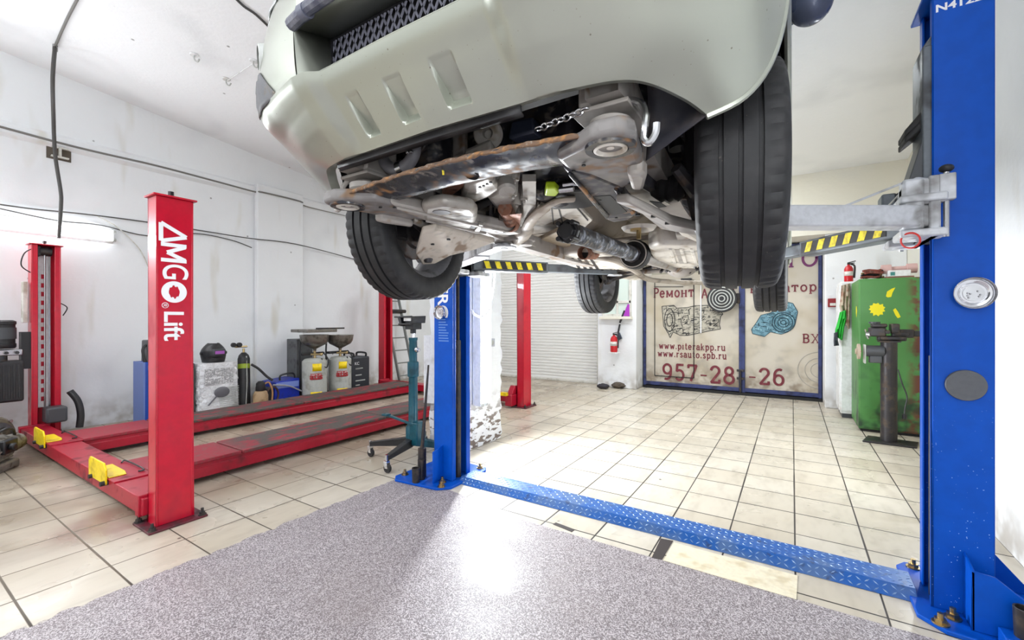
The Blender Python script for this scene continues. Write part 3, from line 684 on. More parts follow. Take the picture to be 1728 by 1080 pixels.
# ================================================================ blue two-post lift
L2 = thing('two_post_car_lift', 'blue two-post car lift holding up the car, chequered ramp plate between its columns', 'car lift', (-.89, 2.83, 0))
XM = -.89
def mx(s, d): return XM+s*d
def bx(m, s, d0, d1, y0, y1, z0, z1): a, b = sorted((mx(s, d0), mx(s, d1))); return m.box(a, b, y0, y1, z0, z1)
for s in (-1, 1):
    m = MB(); H = 2.82
    for y in (2.72, 2.94): bx(m, s, 1.43, 1.63, y, y+.012, .02, H)
    bx(m, s, 1.618, 1.632, 2.72, 2.952, .02, H)
    for y in (2.72, 2.90): bx(m, s, 1.43, 1.442, y, y+.045, .02, H)
    col = m.build('column', BLUESP if s > 0 else BLUE, L2, bevel=.006)
    bx(MB(), s, 1.40, 1.66, 2.69, 2.98, H, H+.015).build('column_top_plate', BLUE, col, bevel=.004)
    b = MB()
    b.prism([(mx(s, d), y, 0) for d, y in ((1.36, 2.62), (1.44, 2.54), (1.86, 2.50), (1.92, 2.56), (1.92, 3.12), (1.86, 3.16), (1.40, 3.14), (1.36, 3.08))], (0, 0, .02))
    b.build('base_plate', BLUE, col, bevel=.004)
    g = MB()
    gy = 2.60
    if s > 0: g.prism([(mx(s, 1.53), gy, .02), (mx(s, 1.53), gy, .27), (mx(s, 1.60), gy, .262), (mx(s, 1.85), gy, .06), (mx(s, 1.85), gy, .02)], (0, .012, 0))
    g.prism([(mx(s, 1.53), gy, .27), (mx(s, 1.53), 2.72, .30), (mx(s, 1.53), 2.72, .02), (mx(s, 1.53), gy, .02)], (s*.01, 0, 0))
    g.prism([(mx(s, 1.63), 3.07, .02), (mx(s, 1.63), 3.07, .3), (mx(s, 1.86), 3.07, .02)], (0, .012, 0))
    g.prism([(mx(s, 1.53), 3.07, .02), (mx(s, 1.53), 2.95, .30), (mx(s, 1.53), 2.95, .02)], (s*.01, 0, 0))
    g.build('gusset', BLUE, col, bevel=.003)
    n = MB()
    for d, y in ((1.43, 2.585), (1.87, 2.62), (1.87, 3.05), (1.43, 3.09), (1.485, 2.66)): bolt(n, mx(s, d), y, .02, .016)
    n.build('anchor_bolt', BRASS, col)
    if s > 0: bx(MB(), s, 1.60, 1.84, 2.50, 2.585, .02, .075).build('support_shoe', BLUE, col, bevel=.004)
    tb = MB(); tb.lathe([(.03, .075), (.034, .19), (.028, .19), (.024, .08)], (mx(s, 1.665), 2.545, 0 if s > 0 else -.053), (0,0,1), 20); tb.build('shoe_tube', IRON, col)
    ins = MB(); ins.cyl((mx(s, 1.465), 2.83, .02), (mx(s, 1.465), 2.83, 1.16), .026, n=16); ins.cyl((mx(s, 1.465), 2.83, 1.16), (mx(s, 1.465), 2.83, 1.70), .014, n=10); ins.build('hydraulic_ram', IRON, col)
    cc = MB(); cc.cyl((mx(s, 1.51), 2.88, .14), (mx(s, 1.56), 2.88, .14), .05, n=18); cc.build('chain_sheave', IRON, col)
    # carriage
    c = MB(); bx(c, s, 1.40, 1.56, 2.735, 2.935, 1.70, 2.60)
    c.prism([(mx(s, 1.40), 2.745, 2.60), (mx(s, 1.56), 2.745, 2.60), (mx(s, 1.56), 2.745, 2.72), (mx(s, 1.47), 2.745, 2.70)], (0, .18, 0))
    ca = c.build('carriage', SILD, L2, bevel=.006)
    bk = MB()
    for y0, y1 in ((2.60, 2.78), (2.90, 3.06)):
        for z0, z1 in ((1.70, 1.735), (1.855, 1.89)): bx(bk, s, 1.30, 1.46, y0, y1, z0, z1)
    bx(bk, s, 1.40, 1.44, 2.62, 3.04, 1.70, 1.97); bk.build('carriage_yoke', SILV, ca, bevel=.008)
    rbk = MB()
    for k in range(2): rbk.prism([(mx(s, 1.44), 2.76, 2.285+k*.034), (mx(s, 1.40), 2.76, 2.275+k*.034), (mx(s, 1.345), 2.77, 2.205+k*.034), (mx(s, 1.345), 2.77, 2.175+k*.034), (mx(s, 1.44), 2.76, 2.252+k*.034)], (0, .17, 0))
    rbk.build('rubber_adapter_block', RUB, ca, bevel=.01)
    MB().beam((mx(s, 1.34), 2.66, 1.968), (mx(s, 1.08), 2.52, 1.85), .03, .010).build('brace_bar', SILV, ca, bevel=.002); MB().tube([(mx(s, 1.42), 2.80, 2.19), (mx(s, 1.40), 2.80, 2.05), (mx(s, 1.32), 2.78, 1.93), (mx(s, 1.26), 2.76, 1.86)], .004, 6).build('release_cable', OFFW, ca)
    yk = MB(); bx(yk, s, 1.31, 1.385, 2.61, 2.70, 1.735, 1.965); yk.build('yoke_block', SILV, ca, bevel=.012); yk = MB(); bx(yk, s, 1.27, 1.33, 2.86, 2.98, 1.86, 1.965); yk.build('yoke_block', SILD, ca, bevel=.01)
    wb = MB(); wb.prism([(mx(s, 1.44), 2.74, 2.17), (mx(s, 1.40), 2.74, 2.17), (mx(s, 1.33), 2.74, 1.90), (mx(s, 1.44), 2.74, 1.90)], (0, .18, 0)); wb.build('carriage_gusset', DGREY, ca, bevel=.004)
    rl = MB(); rl.ring((mx(s, 1.335), 2.60, 1.685), (s*.6, 1, .3), .034, .004, 20, 6); rl.build('red_pull_loop', plain('red_cord', S(206, 50, 46), .5), ca)
    # arms: root, tube, inner stage, pad
    for fr, (p0, p1), stripes in (('front', ((1.36, 2.67), (.53, 2.13)), False), ('rear', ((1.36, 2.98), (.53, 4.02)), True)):
        a = V((mx(s, p0[0]), p0[1], 1.795)); b = V((mx(s, p1[0]), p1[1], 1.795)); d = (b-a).normalized()
        arm = MB().beam(a-d*.06, a+d*.62, .115, .095).build('arm', SILV if fr == 'front' else SILD, L2, bevel=.008)
        MB().beam(a+d*.5, b, .085, .07).build('arm_extension', SILV if fr == 'front' else SILD, arm, bevel=.006)
        r = MB(); r.cyl(a+V((0,0,-.1)), a+V((0,0,.1)), .035, n=18)
        r.prism([a+V((-.05, -.045, .05)), a+V((.06, -.045, .05)), a+V((.06, -.045, .16)), a+V((.0, -.045, .18)), a+V((-.05, -.045, .14))], (0, .09, 0))
        r.build('arm_root', SILV, arm, bevel=.01)
        pd = MB(); pd.cyl(b+V((0,0,-.05)), b+V((0,0,.035)), .022, n=14); pd.cyl(b+V((0,0,-.045)), b+V((0,0,-.035)), .07, n=24); pd.cyl(b+V((0,0,.02)), b+V((0,0,.035)), .06, n=24); pd.build('pad_screw', SILV, arm, bevel=.002)
        MB().lathe([(0, .035), (.062, .035), (.064, .05), (.055, .058), (0, .058)], b, (0,0,1), 24).build('rubber_pad', RUB, arm)
        lp = MB(); e = a+V((s*.10, -.03, 0)) if fr == 'front' else a+V((s*.02, .1, 0))
        lp.cyl(e+V((0,0,-.10)), e+V((0,0,.19)), .011, n=10); lpo = lp.build('lock_rod', STEEL, arm)
        lb = MB(); lb.box(e.x-.028, e.x+.028, e.y-.022, e.y+.022, e.z+.06, e.z+.175); lb.beam(a+V((0,0,.1)), e+V((0,0,.1)), .03, .09); lb.build('lock_block', SILV, arm, bevel=.005)
        MB().ball(e+V((0,0,.2)), (.026, .026, .018)).build('lock_knob', BLACK, arm)
        if stripes:
            nrm = V((0,0,1)).cross(d); nrm = nrm if nrm.y < 0 else -nrm
            t0 = a+d*.02+nrm*.0585; tp_ = MB().prism([t0+V((0,0,-.03)), t0+d*.58+V((0,0,-.03)), t0+d*.58+V((0,0,.035)), t0+V((0,0,.035))], nrm*.001).build('black_tape', BLACK, arm)
            ye = MB()
            for k in range(6):
                u = t0+d*(.03+k*.095)+nrm*.0015; sl_ = d*(-.022)
                ye.prism([u+V((0,0,-.028)), u+d*.045+V((0,0,-.028)), u+d*.045+sl_+V((0,0,.033)), u+sl_+V((0,0,.033))], nrm*.0008)
            ye.build('yellow_hazard_stripes', YELT, arm)
    # hoses and struts beside the left column
    if s < 0:
        h = MB(); h.tube([(-2.57, 2.80, .02), (-2.575, 2.80, .5), (-2.56, 2.80, 1.1), (-2.55, 2.80, 1.9)], .016, 8); h.cyl((-2.60, 2.66, .02), (-2.60, 2.66, .26), .034, n=14); h.cyl((-2.57, 2.62, .02), (-2.57, 2.62, .18), .03, n=14); h.cyl((-2.60, 2.66, .26), (-2.585, 2.72, .95), .016, .008, n=10)
        h.build('drain_stand_tube', IRON, col)
# lettering
text(0, 'column_lettering', 'NORDBERG', .155, frame((-2.43, 2.7195, 1.755), (0, 0, -1), (1, 0, 0)), WHT, L2, 1.0, bold=.003)
text(0, 'model_lettering', 'N4122A', .046, frame((.645, 2.7195, 2.747), (1, 0, 0), (0, 0, 1)), WHT, L2, 1.2, bold=.0012)
ns = MB()
for k in range(9): ns.box(-2.47, -2.47+random.uniform(.07, .11), 2.7188, 2.7198, 1.33-k*.022, 1.338-k*.022)
ns.build('instruction_decal', plain('decal_print', S(96, 140, 206), .5), L2, smooth=0)
# ramp plate with raised lozenges
x0, x1 = -2.29, .50
rp = MB().prism([(x0, 2.745, .001), (x0, 2.80, .045), (x0, 2.965, .045), (x0, 2.985, .03), (x0, 2.985, .001)], (x1-x0, 0, 0)).build('ramp_plate', CHEQ, L2, bevel=.003)
lz = MB()
def loz(c, u, v, n):
    c = V(c); lz.add([c-u*.014, c+v*.0035, c+u*.014, c-v*.0035, c+n*.0022-u*.006, c+n*.0022+u*.006], [(0,1,4),(1,5,4),(1,2,5),(2,3,5),(3,0,4),(3,4,5)])
u1 = V((.77, .64, 0)); u2 = V((.77, -.64, 0)); nz = V((0,0,1)); k = 0
for i in range(int((x1-x0)/.034)):
    for j in range(5):
        u = u1 if (i+j) % 2 else u2; loz((x0+.02+i*.034, 2.818+j*.033, .045), u, V((-u.y, u.x, 0)), nz)
    sv = V((0, .055, .044)).normalized(); sn_ = V((0, -.044, .055)).normalized()
    for j in range(2):
        u = (V((.77, 0, 0))+sv*(.64 if (i+j) % 2 else -.64)); c = V((x0+.02+i*.034, 2.745, .001))+V((0, .055, .044))*(.3+j*.42); loz(c, u, sn_.cross(u), sn_)
lz.build('tread_pattern', plain('worn_tread', S(150, 176, 208), .32, .35, S(96, 134, 188), .6, 8), rp, smooth=0)
# magnetic dishes stuck to the columns
def dish(name, label, c, r, inside):
    t = thing(name, label, 'magnetic dish', c, None)
    if inside:
        m = MB(); m.lathe([(0, -.012), (r*.62, -.012), (r*.66, -.008), (r*.68, -.01), (r*.86, -.012), (r*.98, -.034), (r, -.036), (r*1.01, -.033), (r*.9, 0), (0, 0)], c, (0, 1, 0), 40); m.build('steel_bowl', CHROME, t, smooth=50)
        e = MB(); e.lathe([(0, -.0175), (r*.5, -.0175), (r*.5, -.014), (r*.48, -.0125)], c, (0,1,0), 32)
        for k in range(7): e.ball(V(c)+V((random.uniform(-.3, .3)*r, -.019, random.uniform(-.3, .3)*r)), .004, 6, 4)
        e.build('embossed_disc', STEEL, t)
    else: MB().lathe([(0, -.014), (r*.97, -.014), (r, -.01), (r, 0), (0, 0)], c, (0,1,0), 40).build('rubber_disc', plain('grey_rubber', S(92, 94, 98), .6, 0, S(112, 112, 114), .4, 8), t)
    return t
dish('magnetic_parts_dish', 'shiny round steel magnetic dish on the right blue column', at(1641, 495, Y=2.72), .069, True)
dish('magnetic_parts_dish', 'dark grey flat disc stuck low on the right blue column', at(1629, 650, Y=2.72), .068, False)
dish('magnetic_parts_dish', 'shiny round steel magnetic dish on the left blue column', at(745, 527, Y=2.72), .058, True)

# ================================================================ transmission jack
J = thing('transmission_jack', 'teal hydraulic transmission jack on four casters left of the blue column', 'jack', (-3.08, 3.03, 0))
jc = V((-3.08, 3.03, 0))
m = MB(); m.lathe([(0, .13), (.066, .13), (.07, .15), (.07, .3), (.045, .34), (.042, .82), (.047, .83), (.047, .87), (.042, .88), (0, .88)], jc, (0,0,1), 24); m.build('jack_cylinder', TEAL, J)
MB().lathe([(.046, .78), (.054, .79), (.054, .92), (.046, .93), (.038, .93), (.038, 1.13), (.043, 1.14), (.043, 1.16), (0, 1.16)], jc, (0,0,1), 24).build('upper_sleeve', TEAL, J)
MB().cyl(jc+V((0,0,1.16)), jc+V((0,0,1.22)), .02, n=16).build('ram', CHROME, J)
hd = MB(); hd.cyl(jc+V((0,0,1.20)), jc+V((0,0,1.25)), .028, n=14); hd.box(jc.x-.05, jc.x+.055, jc.y-.06, jc.y+.06, 1.24, 1.315)
hd.box(jc.x-.17, jc.x+.075, jc.y-.09, jc.y+.09, 1.352, 1.366); hd.prism([jc+V((-.12, -.09, 1.352)), jc+V((-.08, -.09, 1.352)), jc+V((-.055, -.09, 1.27)), jc+V((-.085, -.09, 1.27))], (0, .18, 0)); hd.box(jc.x+.06, jc.x+.075, jc.y-.09, jc.y+.09, 1.30, 1.366); hd.cyl(jc+V((-.09, -.1, 1.29)), jc+V((.07, -.1, 1.29)), .012, n=8)
hd.build('saddle', BLACK, J, bevel=.006, one=True)
MB().box(jc.x-.05, jc.x+.05, jc.y-.075, jc.y-.06, 1.32, 1.352).build('saddle_pad', WHITE, J)
sk = MB(); sk.cyl(jc+V((.04, -.02, 1.05)), jc+V((.09, -.04, 1.05)), .008, n=8); sk.ball(jc+V((.105, -.05, 1.05)), .028); sk.build('release_knob', STEEL, J)
pd = MB(); pd.beam(jc+V((.08, -.05, .33)), jc+V((-.17, -.16, .42)), .03, .02); pd.box(jc.x-.22, jc.x-.15, jc.y-.2, jc.y-.14, .415, .435); pd.build('foot_pedal', TEAL, J, bevel=.004)
MB().box(jc.x+.02, jc.x+.12, jc.y-.07, jc.y+.05, .14, .36).build('pump_body', TEAL, J, bevel=.012)
for dx, dy in ((.105, -.42), (-.38, -.2), (-.21, .375), (.36, .14)):
    e = jc+V((dx, dy, .125)); g = MB(); d = V((dx, dy, 0)).normalized(); sd = V((-d.y, d.x, 0))
    b = jc+d*.05
    g.prism([b+sd*.035+V((0,0,.2)), e+sd*.02+V((0,0,.02)), e-sd*.02+V((0,0,.02)), b-sd*.035+V((0,0,.2))], (0,0,-.012))
    for q in (1, -1): g.prism([b+sd*.03*q+V((0,0,.2)), e+sd*.018*q+V((0,0,.02)), e+sd*.018*q+V((0,0,-.02)), b+sd*.03*q+V((0,0,.12))], sd*(-.006*q))
    lg = g.build('leg', TEAL if dx > 0.2 else BLACK, J, bevel=.003)
    k = MB(); k.cyl(e+V((0,0,.03)), e+V((0,0,-.02)), .014, n=12); k.box(e.x-.02, e.x+.02, e.y-.018, e.y+.018, .088, .102)
    for q in (-.019, .016): k.prism([e+V((-.02, q, -.03)), e+V((.02, q, -.03)), e+V((.03, q, -.085)), e+V((-.004, q, -.085))], (0, .003, 0))
    k.build('caster_fork', CHROME, lg)
    MB().lathe([(.012, -.014), (.036, -.014), (.04, -.008), (.04, .008), (.036, .014), (.012, .014)], (e.x+.012, e.y, .04), (0, 1, 0), 20).build('caster_wheel', BLACK, lg)
# ================================================================ the car on the lift
XC = -.92
CAR = thing('car', 'champagne silver off-road car raised on the blue lift, seen from below its front bumper', 'car', (XC, 3.0, 1.43))
def C(x, y, z): return V((XC+x, y, z))
WF, WR, ZA = 1.655, 4.275, 1.96
# ---- front bumper: control rows from the lower lip up to the hood edge
ROWS = [
 [(0,.975,1.905),(.43,.99,1.905),(.56,1.015,1.905),(.63,1.06,1.90),(.70,1.13,1.872),(.74,1.20,1.85)],
 [(0,.925,1.955),(.43,.94,1.955),(.60,.965,1.955),(.70,1.02,1.945),(.78,1.12,1.915),(.82,1.222,1.885)],
 [(0,.868,2.02),(.43,.875,2.02),(.60,.90,2.02),(.74,.962,2.015),(.83,1.07,1.99),(.875,1.245,1.96)],
 [(0,.81,2.10),(.43,.815,2.10),(.60,.832,2.10),(.745,.866,2.10),(.84,.95,2.095),(.905,1.255,2.07)],
 [(0,.795,2.27),(.43,.80,2.27),(.60,.818,2.27),(.75,.862,2.27),(.845,.94,2.26),(.915,1.28,2.22)],
 [(0,.80,2.40),(.43,.81,2.40),(.60,.835,2.40),(.75,.885,2.40),(.85,.98,2.39),(.918,1.36,2.34)],
 [(0,.85,2.54),(.43,.86,2.54),(.60,.885,2.54),(.75,.935,2.54),(.85,1.03,2.53),(.918,1.46,2.50)],
 [(0,1.0,2.63),(.43,1.01,2.63),(.60,1.03,2.63),(.74,1.08,2.63),(.84,1.16,2.63),(.90,1.56,2.64)]]
N1, N2 = 118, 60
def rowpts(r):
    a = [V(r[0]).lerp(V(r[1]), k/N1) for k in range(N1)]
    seg = crv(r[1:], 40); L = [0]
    for i in range(1, len(seg)): L.append(L[-1]+(seg[i]-seg[i-1]).length)
    j = 0
    for k in range(N2+1):
        t = L[-1]*k/N2
        while j < len(L)-2 and L[j+1] < t: j += 1
        f = (t-L[j])/max(1e-9, L[j+1]-L[j]); a.append(seg[j].lerp(seg[j+1], min(1, f)))
    return a
CR = [rowpts(r) for r in ROWS]; NS = [14, 14, 14, 8, 8, 8, 6]
NC = len(CR[0]); half = [[] for _ in range(sum(NS)+1)]
for c in range(NC):
    colp = [CR[i][c] for i in range(len(CR))]; q = 0
    for i in range(len(colp)-1):
        p0 = colp[max(i-1,0)]; p1 = colp[i]; p2 = colp[i+1]; p3 = colp[min(i+2, len(colp)-1)]
        for k in range(NS[i]):
            t = k/NS[i]; half[q].append(.5*((2*p1)+(p2-p0)*t+(2*p0-5*p1+4*p2-p3)*t*t+(3*p1-p0-3*p2+p3)*t**3)); q += 1
    half[q].append(colp[-1])
ND = sum(NS[:3]); NE = ND+NS[3]
grid = []
EMB = [(-.226, .03), (-.048, .037), (.137, .04)]
for i, r in enumerate(half):
    row = [V((-p.x, p.y, p.z)) for p in r[:0:-1]]+[p.copy() for p in r]
    if i <= ND:
        v = i/ND
        for p in row:
            q_ = min(1, max(0, (abs(p.x)-.30)/.07)); p.y -= .028*q_*q_*(3-2*q_)*(1-min(1, max(0, (abs(p.x)-.42)/.25)))*min(1, v*2+.1)
            for xc, hw in EMB:
                xx = xc
                if abs(p.x-xx) < hw and .20 < v < .70:
                    d = .030*min(1, (.74-v)/.40)*min(1, (hw-abs(p.x-xx))/.004)*min(1, (v-.20)/.05); p.y += d*.8; p.z += d*.55
    grid.append(row)
W = len(grid[0]); ctr = W//2
def fog(p): return abs(p.x) > .555 and abs(p.x) < .80 and 2.09 < p.z < 2.09+min(.135, (abs(p.x)-.55)*1.15)
def skip(i, k):
    p = grid[i][k]; q = grid[min(i+1, len(grid)-1)][min(k+1, W-1)]
    if ND <= i < NE and abs(p.x) < .4301 and abs(q.x) < .4301: return True
    return False
b = MB(); b.grid([[C(*p) for p in r] for r in grid], skip)
lip = grid[0]; b.grid([[C(*p) for p in lip], [C(p.x*.985, p.y+.035, p.z+.012) for p in lip]])
BUMP = b.build('front_bumper', PAINT, CAR, smooth=50)
def surf(x, z):
    "point of the bumper at half-width x and height z"
    best = None
    for i in range(ND-2, len(half)):
        r = half[min(i, len(half)-1)]
        for k in range(N1-2, NC): 
            p = r[k]; d = (p.x-x)**2+(p.z-z)**2
            if best is None or d < best[0]: best = (d, p, i, k)
    return best[1]+V((x-best[1].x, 0, z-best[1].z))
for s in (-1, 1):
    rows = []
    for k in range(15):
        x = .565+.235*k/14; zt_ = 2.105+.125*min(1, (k/14)*1.7)
        rows.append([C(s*p.x+s*.003, p.y-.0035, p.z) for p in [surf(x, 2.10+(zt_-2.10)*u/6) for u in range(7)]])
    MB().grid(rows).build('fog_lamp_recess', plain('recess_grey', S(92, 92, 96), .5, 0, S(120, 112, 100), .4, 20), BUMP, smooth=60, solid=.003)
    fl = MB(); c = C(s*.735, .862, 2.30); ax = V((s*.45, -1, -.1))
    fl.lathe([(.052, -.008), (.048, .012), (.04, .014)], c, ax, 28); fl.build('fog_lamp_ring', GREY, BUMP)
    MB().lathe([(0, .012), (.03, .009), (.044, 0)], c, ax, 28).build('fog_lamp_lens', plain('lamp_lens', S(120, 122, 118), .08, .6), BUMP)
for s in (-1, 1):
    rows = []
    for k in range(13):
        x = .42+.42*k/12; rows.append([C(s*p.x+s*.004, p.y-.005, p.z) for p in [surf(x, 2.45+.03*(k/12)+(.135-.04*(k/12))*u/6) for u in range(7)]])
    MB().grid(rows).build('headlamp', plain('headlamp_glass', S(190, 196, 200), .08, .3), BUMP, smooth=60, solid=.004)
# recess behind the grille opening, mesh, lower bar
r_ = MB()
bot = [C(x, .815-.005*(1-abs(x)/.43), 2.10) for x in (-.43, 0, .43)]; bot2 = [C(x, .935, 2.085) for x in (-.43, 0, .43)]
top = [C(x, .80-.005*(1-abs(x)/.43), 2.27) for x in (-.43, 0, .43)]; top2 = [C(x, .935, 2.305) for x in (-.43, 0, .43)]
r_.grid([bot, bot2]); r_.grid([top, top2])
for s in (-1, 1): r_.grid([[C(s*.43, .815, 2.10), C(s*.43, .80, 2.27)], [C(s*.425, .935, 2.085), C(s*.425, .935, 2.305)]])
r_.build('grille_recess', PAINT, BUMP, smooth=20, solid=.004)
MB().box(XC-.45, XC+.45, .952, .965, 2.07, 2.33).build('grille_backing', DARK, BUMP)
gm_ = MB(); dz_ = .225
for k in range(-9, 30):
    for sl in (.115, -.115):
        x0 = -.425+k*.031; z0, z1 = 2.087, 2.303; p = [x0, z0]; q = [x0+sl, z1] if sl > 0 else [x0+.115+sl-.115+.0, z1]
        if sl < 0: p = [x0+.115, z0]; q = [x0, z1]
        def clip(p, q):
            (ax_, az), (bx_, bz) = p, q
            t0, t1 = 0, 1; dx = bx_-ax_
            for lim, sg in ((-.425, 1), (.425, -1)):
                da = sg*(ax_-lim); db = sg*(bx_-lim)
                if da < 0 and db < 0: return None
                if da < 0: t0 = max(t0, da/(da-db))
                if db < 0: t1 = min(t1, da/(da-db))
            if t1 <= t0: return None
            return (ax_+dx*t0, az+(bz-az)*t0), (ax_+dx*t1, az+(bz-az)*t1)
        cl = clip(p, q)
        if cl: gm_.beam(C(cl[0][0], .94, cl[0][1]), C(cl[1][0], .94, cl[1][1]), .006, .0044, (0, 1, 0))
gm_.build('grille_mesh', plain('grille_grey', S(142, 142, 156), .4, .2), BUMP, smooth=0)
gf = MB(); gf.tube([C(-.425, .936, 2.30), C(-.427, .936, 2.2), C(-.418, .936, 2.088)], .007, 6); gf.tube([C(.425, .936, 2.30), C(.427, .936, 2.2), C(.418, .936, 2.088)], .007, 6); gf.beam(C(-.42, .938, 2.303), C(.42, .938, 2.303), .01, .012); gf.build('grille_edge_trim', BLACK, BUMP)
pb = MB()
pb.sweep([C(-.415, .785, 2.265), C(-.30, .775, 2.272), C(0, .77, 2.275), C(.30, .775, 2.272), C(.415, .785, 2.265)], .02, 10)
pb.build('lower_grille_bar', plain('bluish_grey_plastic', S(74, 76, 92), .42, 0, S(120, 120, 128), .5, 20), BUMP)
cl_ = MB()
for x in (-.33, -.15, .15, .33): cl_.cyl(C(x-.014, .778, 2.27), C(x+.014, .778, 2.27), .0235, n=14)
cl_.build('bar_clip', plain('bar_clip', S(92, 94, 108), .4), BUMP)
MB().box(XC-.40, XC+.40, .79, .80, 2.285, 2.40).build('upper_grille_panel', OFFW, BUMP, bevel=.004)
# ---- body shell: sides with wheel arches, hood, cabin
def zb(y):
    z = 1.872
    for yc in (WF, WR):
        d = abs(y-yc)
        if d < .43: z = max(z, ZA+math.sqrt(max(0, .43**2-d*d)))
    return z
ys = sorted(set([1.45+i*.03 for i in range(23)]+[2.1+i*.1 for i in range(19)]+[3.84+i*.03 for i in range(31)]+[4.8, 5.0, 5.2, 5.32]))
for s in (-1, 1):
    rows = []
    for y in ys:
        z0 = zb(y); tp = 2.62+.12*min(1, max(0, (y-1.3)/1.0))
        hw = .915 if y < 5.1 else .915-(y-5.1)*.3
        rows.append([C(s*(hw-.018), y, z0), C(s*hw, y, z0+.018)]+[C(s*(hw+.003-.02*abs(t-.45)), y, z0+.018+(tp-z0-.018)*t) for t in (.25, .5, .75, 1)])
    o = MB().grid(rows).build('body_side', PAINT, CAR, smooth=50, solid=.004)
    ar = MB()
    for yc in (WF, WR):
        rw = []
        for k in range(21):
            a = PI*(.16+.84*k/20); yy = yc-math.cos(a)*.445; zz = ZA+math.sin(a)*.445
            rw.append([C(s*.90, yc-math.cos(a)*.425, ZA+math.sin(a)*.425), C(s*.865, yy, zz), C(s*.60, yy, zz)])
        rw2 = [[r[1], r[2]] for r in rw]; ar.grid(rw2)
        ar.grid([[C(s*.60, yc-.45, ZA), C(s*.60, yc+.45, ZA)], [C(s*.60, yc-.45, ZA+.5), C(s*.60, yc+.45, ZA+.5)]])
    ar.build('wheel_arch_liner', plain('liner_black', S(40, 38, 40), .75, 0, S(70, 64, 62), .5, 14), CAR, solid=.004)
    sl = MB(); sl.prism([C(s*.70, 2.10, 1.87), C(s*.70, 2.10, 1.955), C(s*.895, 2.10, 1.955), C(s*.895, 2.10, 1.872), C(s*.80, 2.10, 1.852)], (0, 1.74, 0)); sl.build('sill', OFFW, CAR, bevel=.006)
    fm = MB(); ends = [r[-1] for r in half[:sum(NS[:6])]]
    fm.sweep([C(s*(p.x-.004), p.y+.004, p.z) for p in ends[::3]]+[C(s*.908, WF-math.cos(a)*.43, ZA+math.sin(a)*.43) for a in [PI*(.40+.58*k/16) for k in range(17)]], .010, 8)
    fm.build('arch_lip', PAINT, CAR)
hd = MB(); hrow = []
for y, z, hw in ((1.0, 2.632, .80), (1.2, 2.69, .86), (1.5, 2.73, .89), (1.95, 2.79, .90), (2.15, 2.81, .90)):
    hrow.append([C(t*hw, y+(.28*t*t if y < 1.4 else .05*t*t), z-.05*t*t) for t in [-1+k/8 for k in range(17)]])
hd.grid(hrow).build('hood', PAINT, CAR, solid=.01)
cb = MB(); crow_ = []
for y, z, hw in ((2.12, 2.78, .86), (2.85, 3.26, .68), (4.4, 3.28, .69), (5.28, 2.80, .80)):
    crow_.append([C(-.895, y if y > 2.2 else 2.12, 2.74), C(-hw, y, z), C(-hw*.6, y, z+.03), C(0, y, z+.04), C(hw*.6, y, z+.03), C(hw, y, z), C(.895, y, 2.74)])
cb.grid(crow_).build('cabin_glass', GLASS, CAR, smooth=30, solid=.01)
rf = MB(); rf.grid([[C(x, y, z+.045-.03*abs(x)) for x in (-.66, -.4, 0, .4, .66)] for y, z in ((2.8, 3.26), (3.5, 3.30), (4.45, 3.28))]).build('roof_panel', PAINT, CAR, solid=.02)
MB().box(XC-.88, XC+.88, 5.28, 5.40, 1.90, 2.78).build('tailgate', PAINT, CAR, bevel=.04)
MB().box(XC-.90, XC+.90, 5.22, 5.46, 1.88, 2.2).build('rear_bumper', PAINT, CAR, bevel=.05)
for s in (1, -1):
    m = MB(); m.ball(C(s*.985, 2.24, 2.68), (.085, .08, .095), 20, 14); m.beam(C(s*.88, 2.30, 2.66), C(s*.96, 2.26, 2.66), .05, .035)
    m.build('door_mirror', plain('mirror_blue_grey', S(70, 78, 104), .25, .1, S(58, 64, 84), .4, 8), CAR)
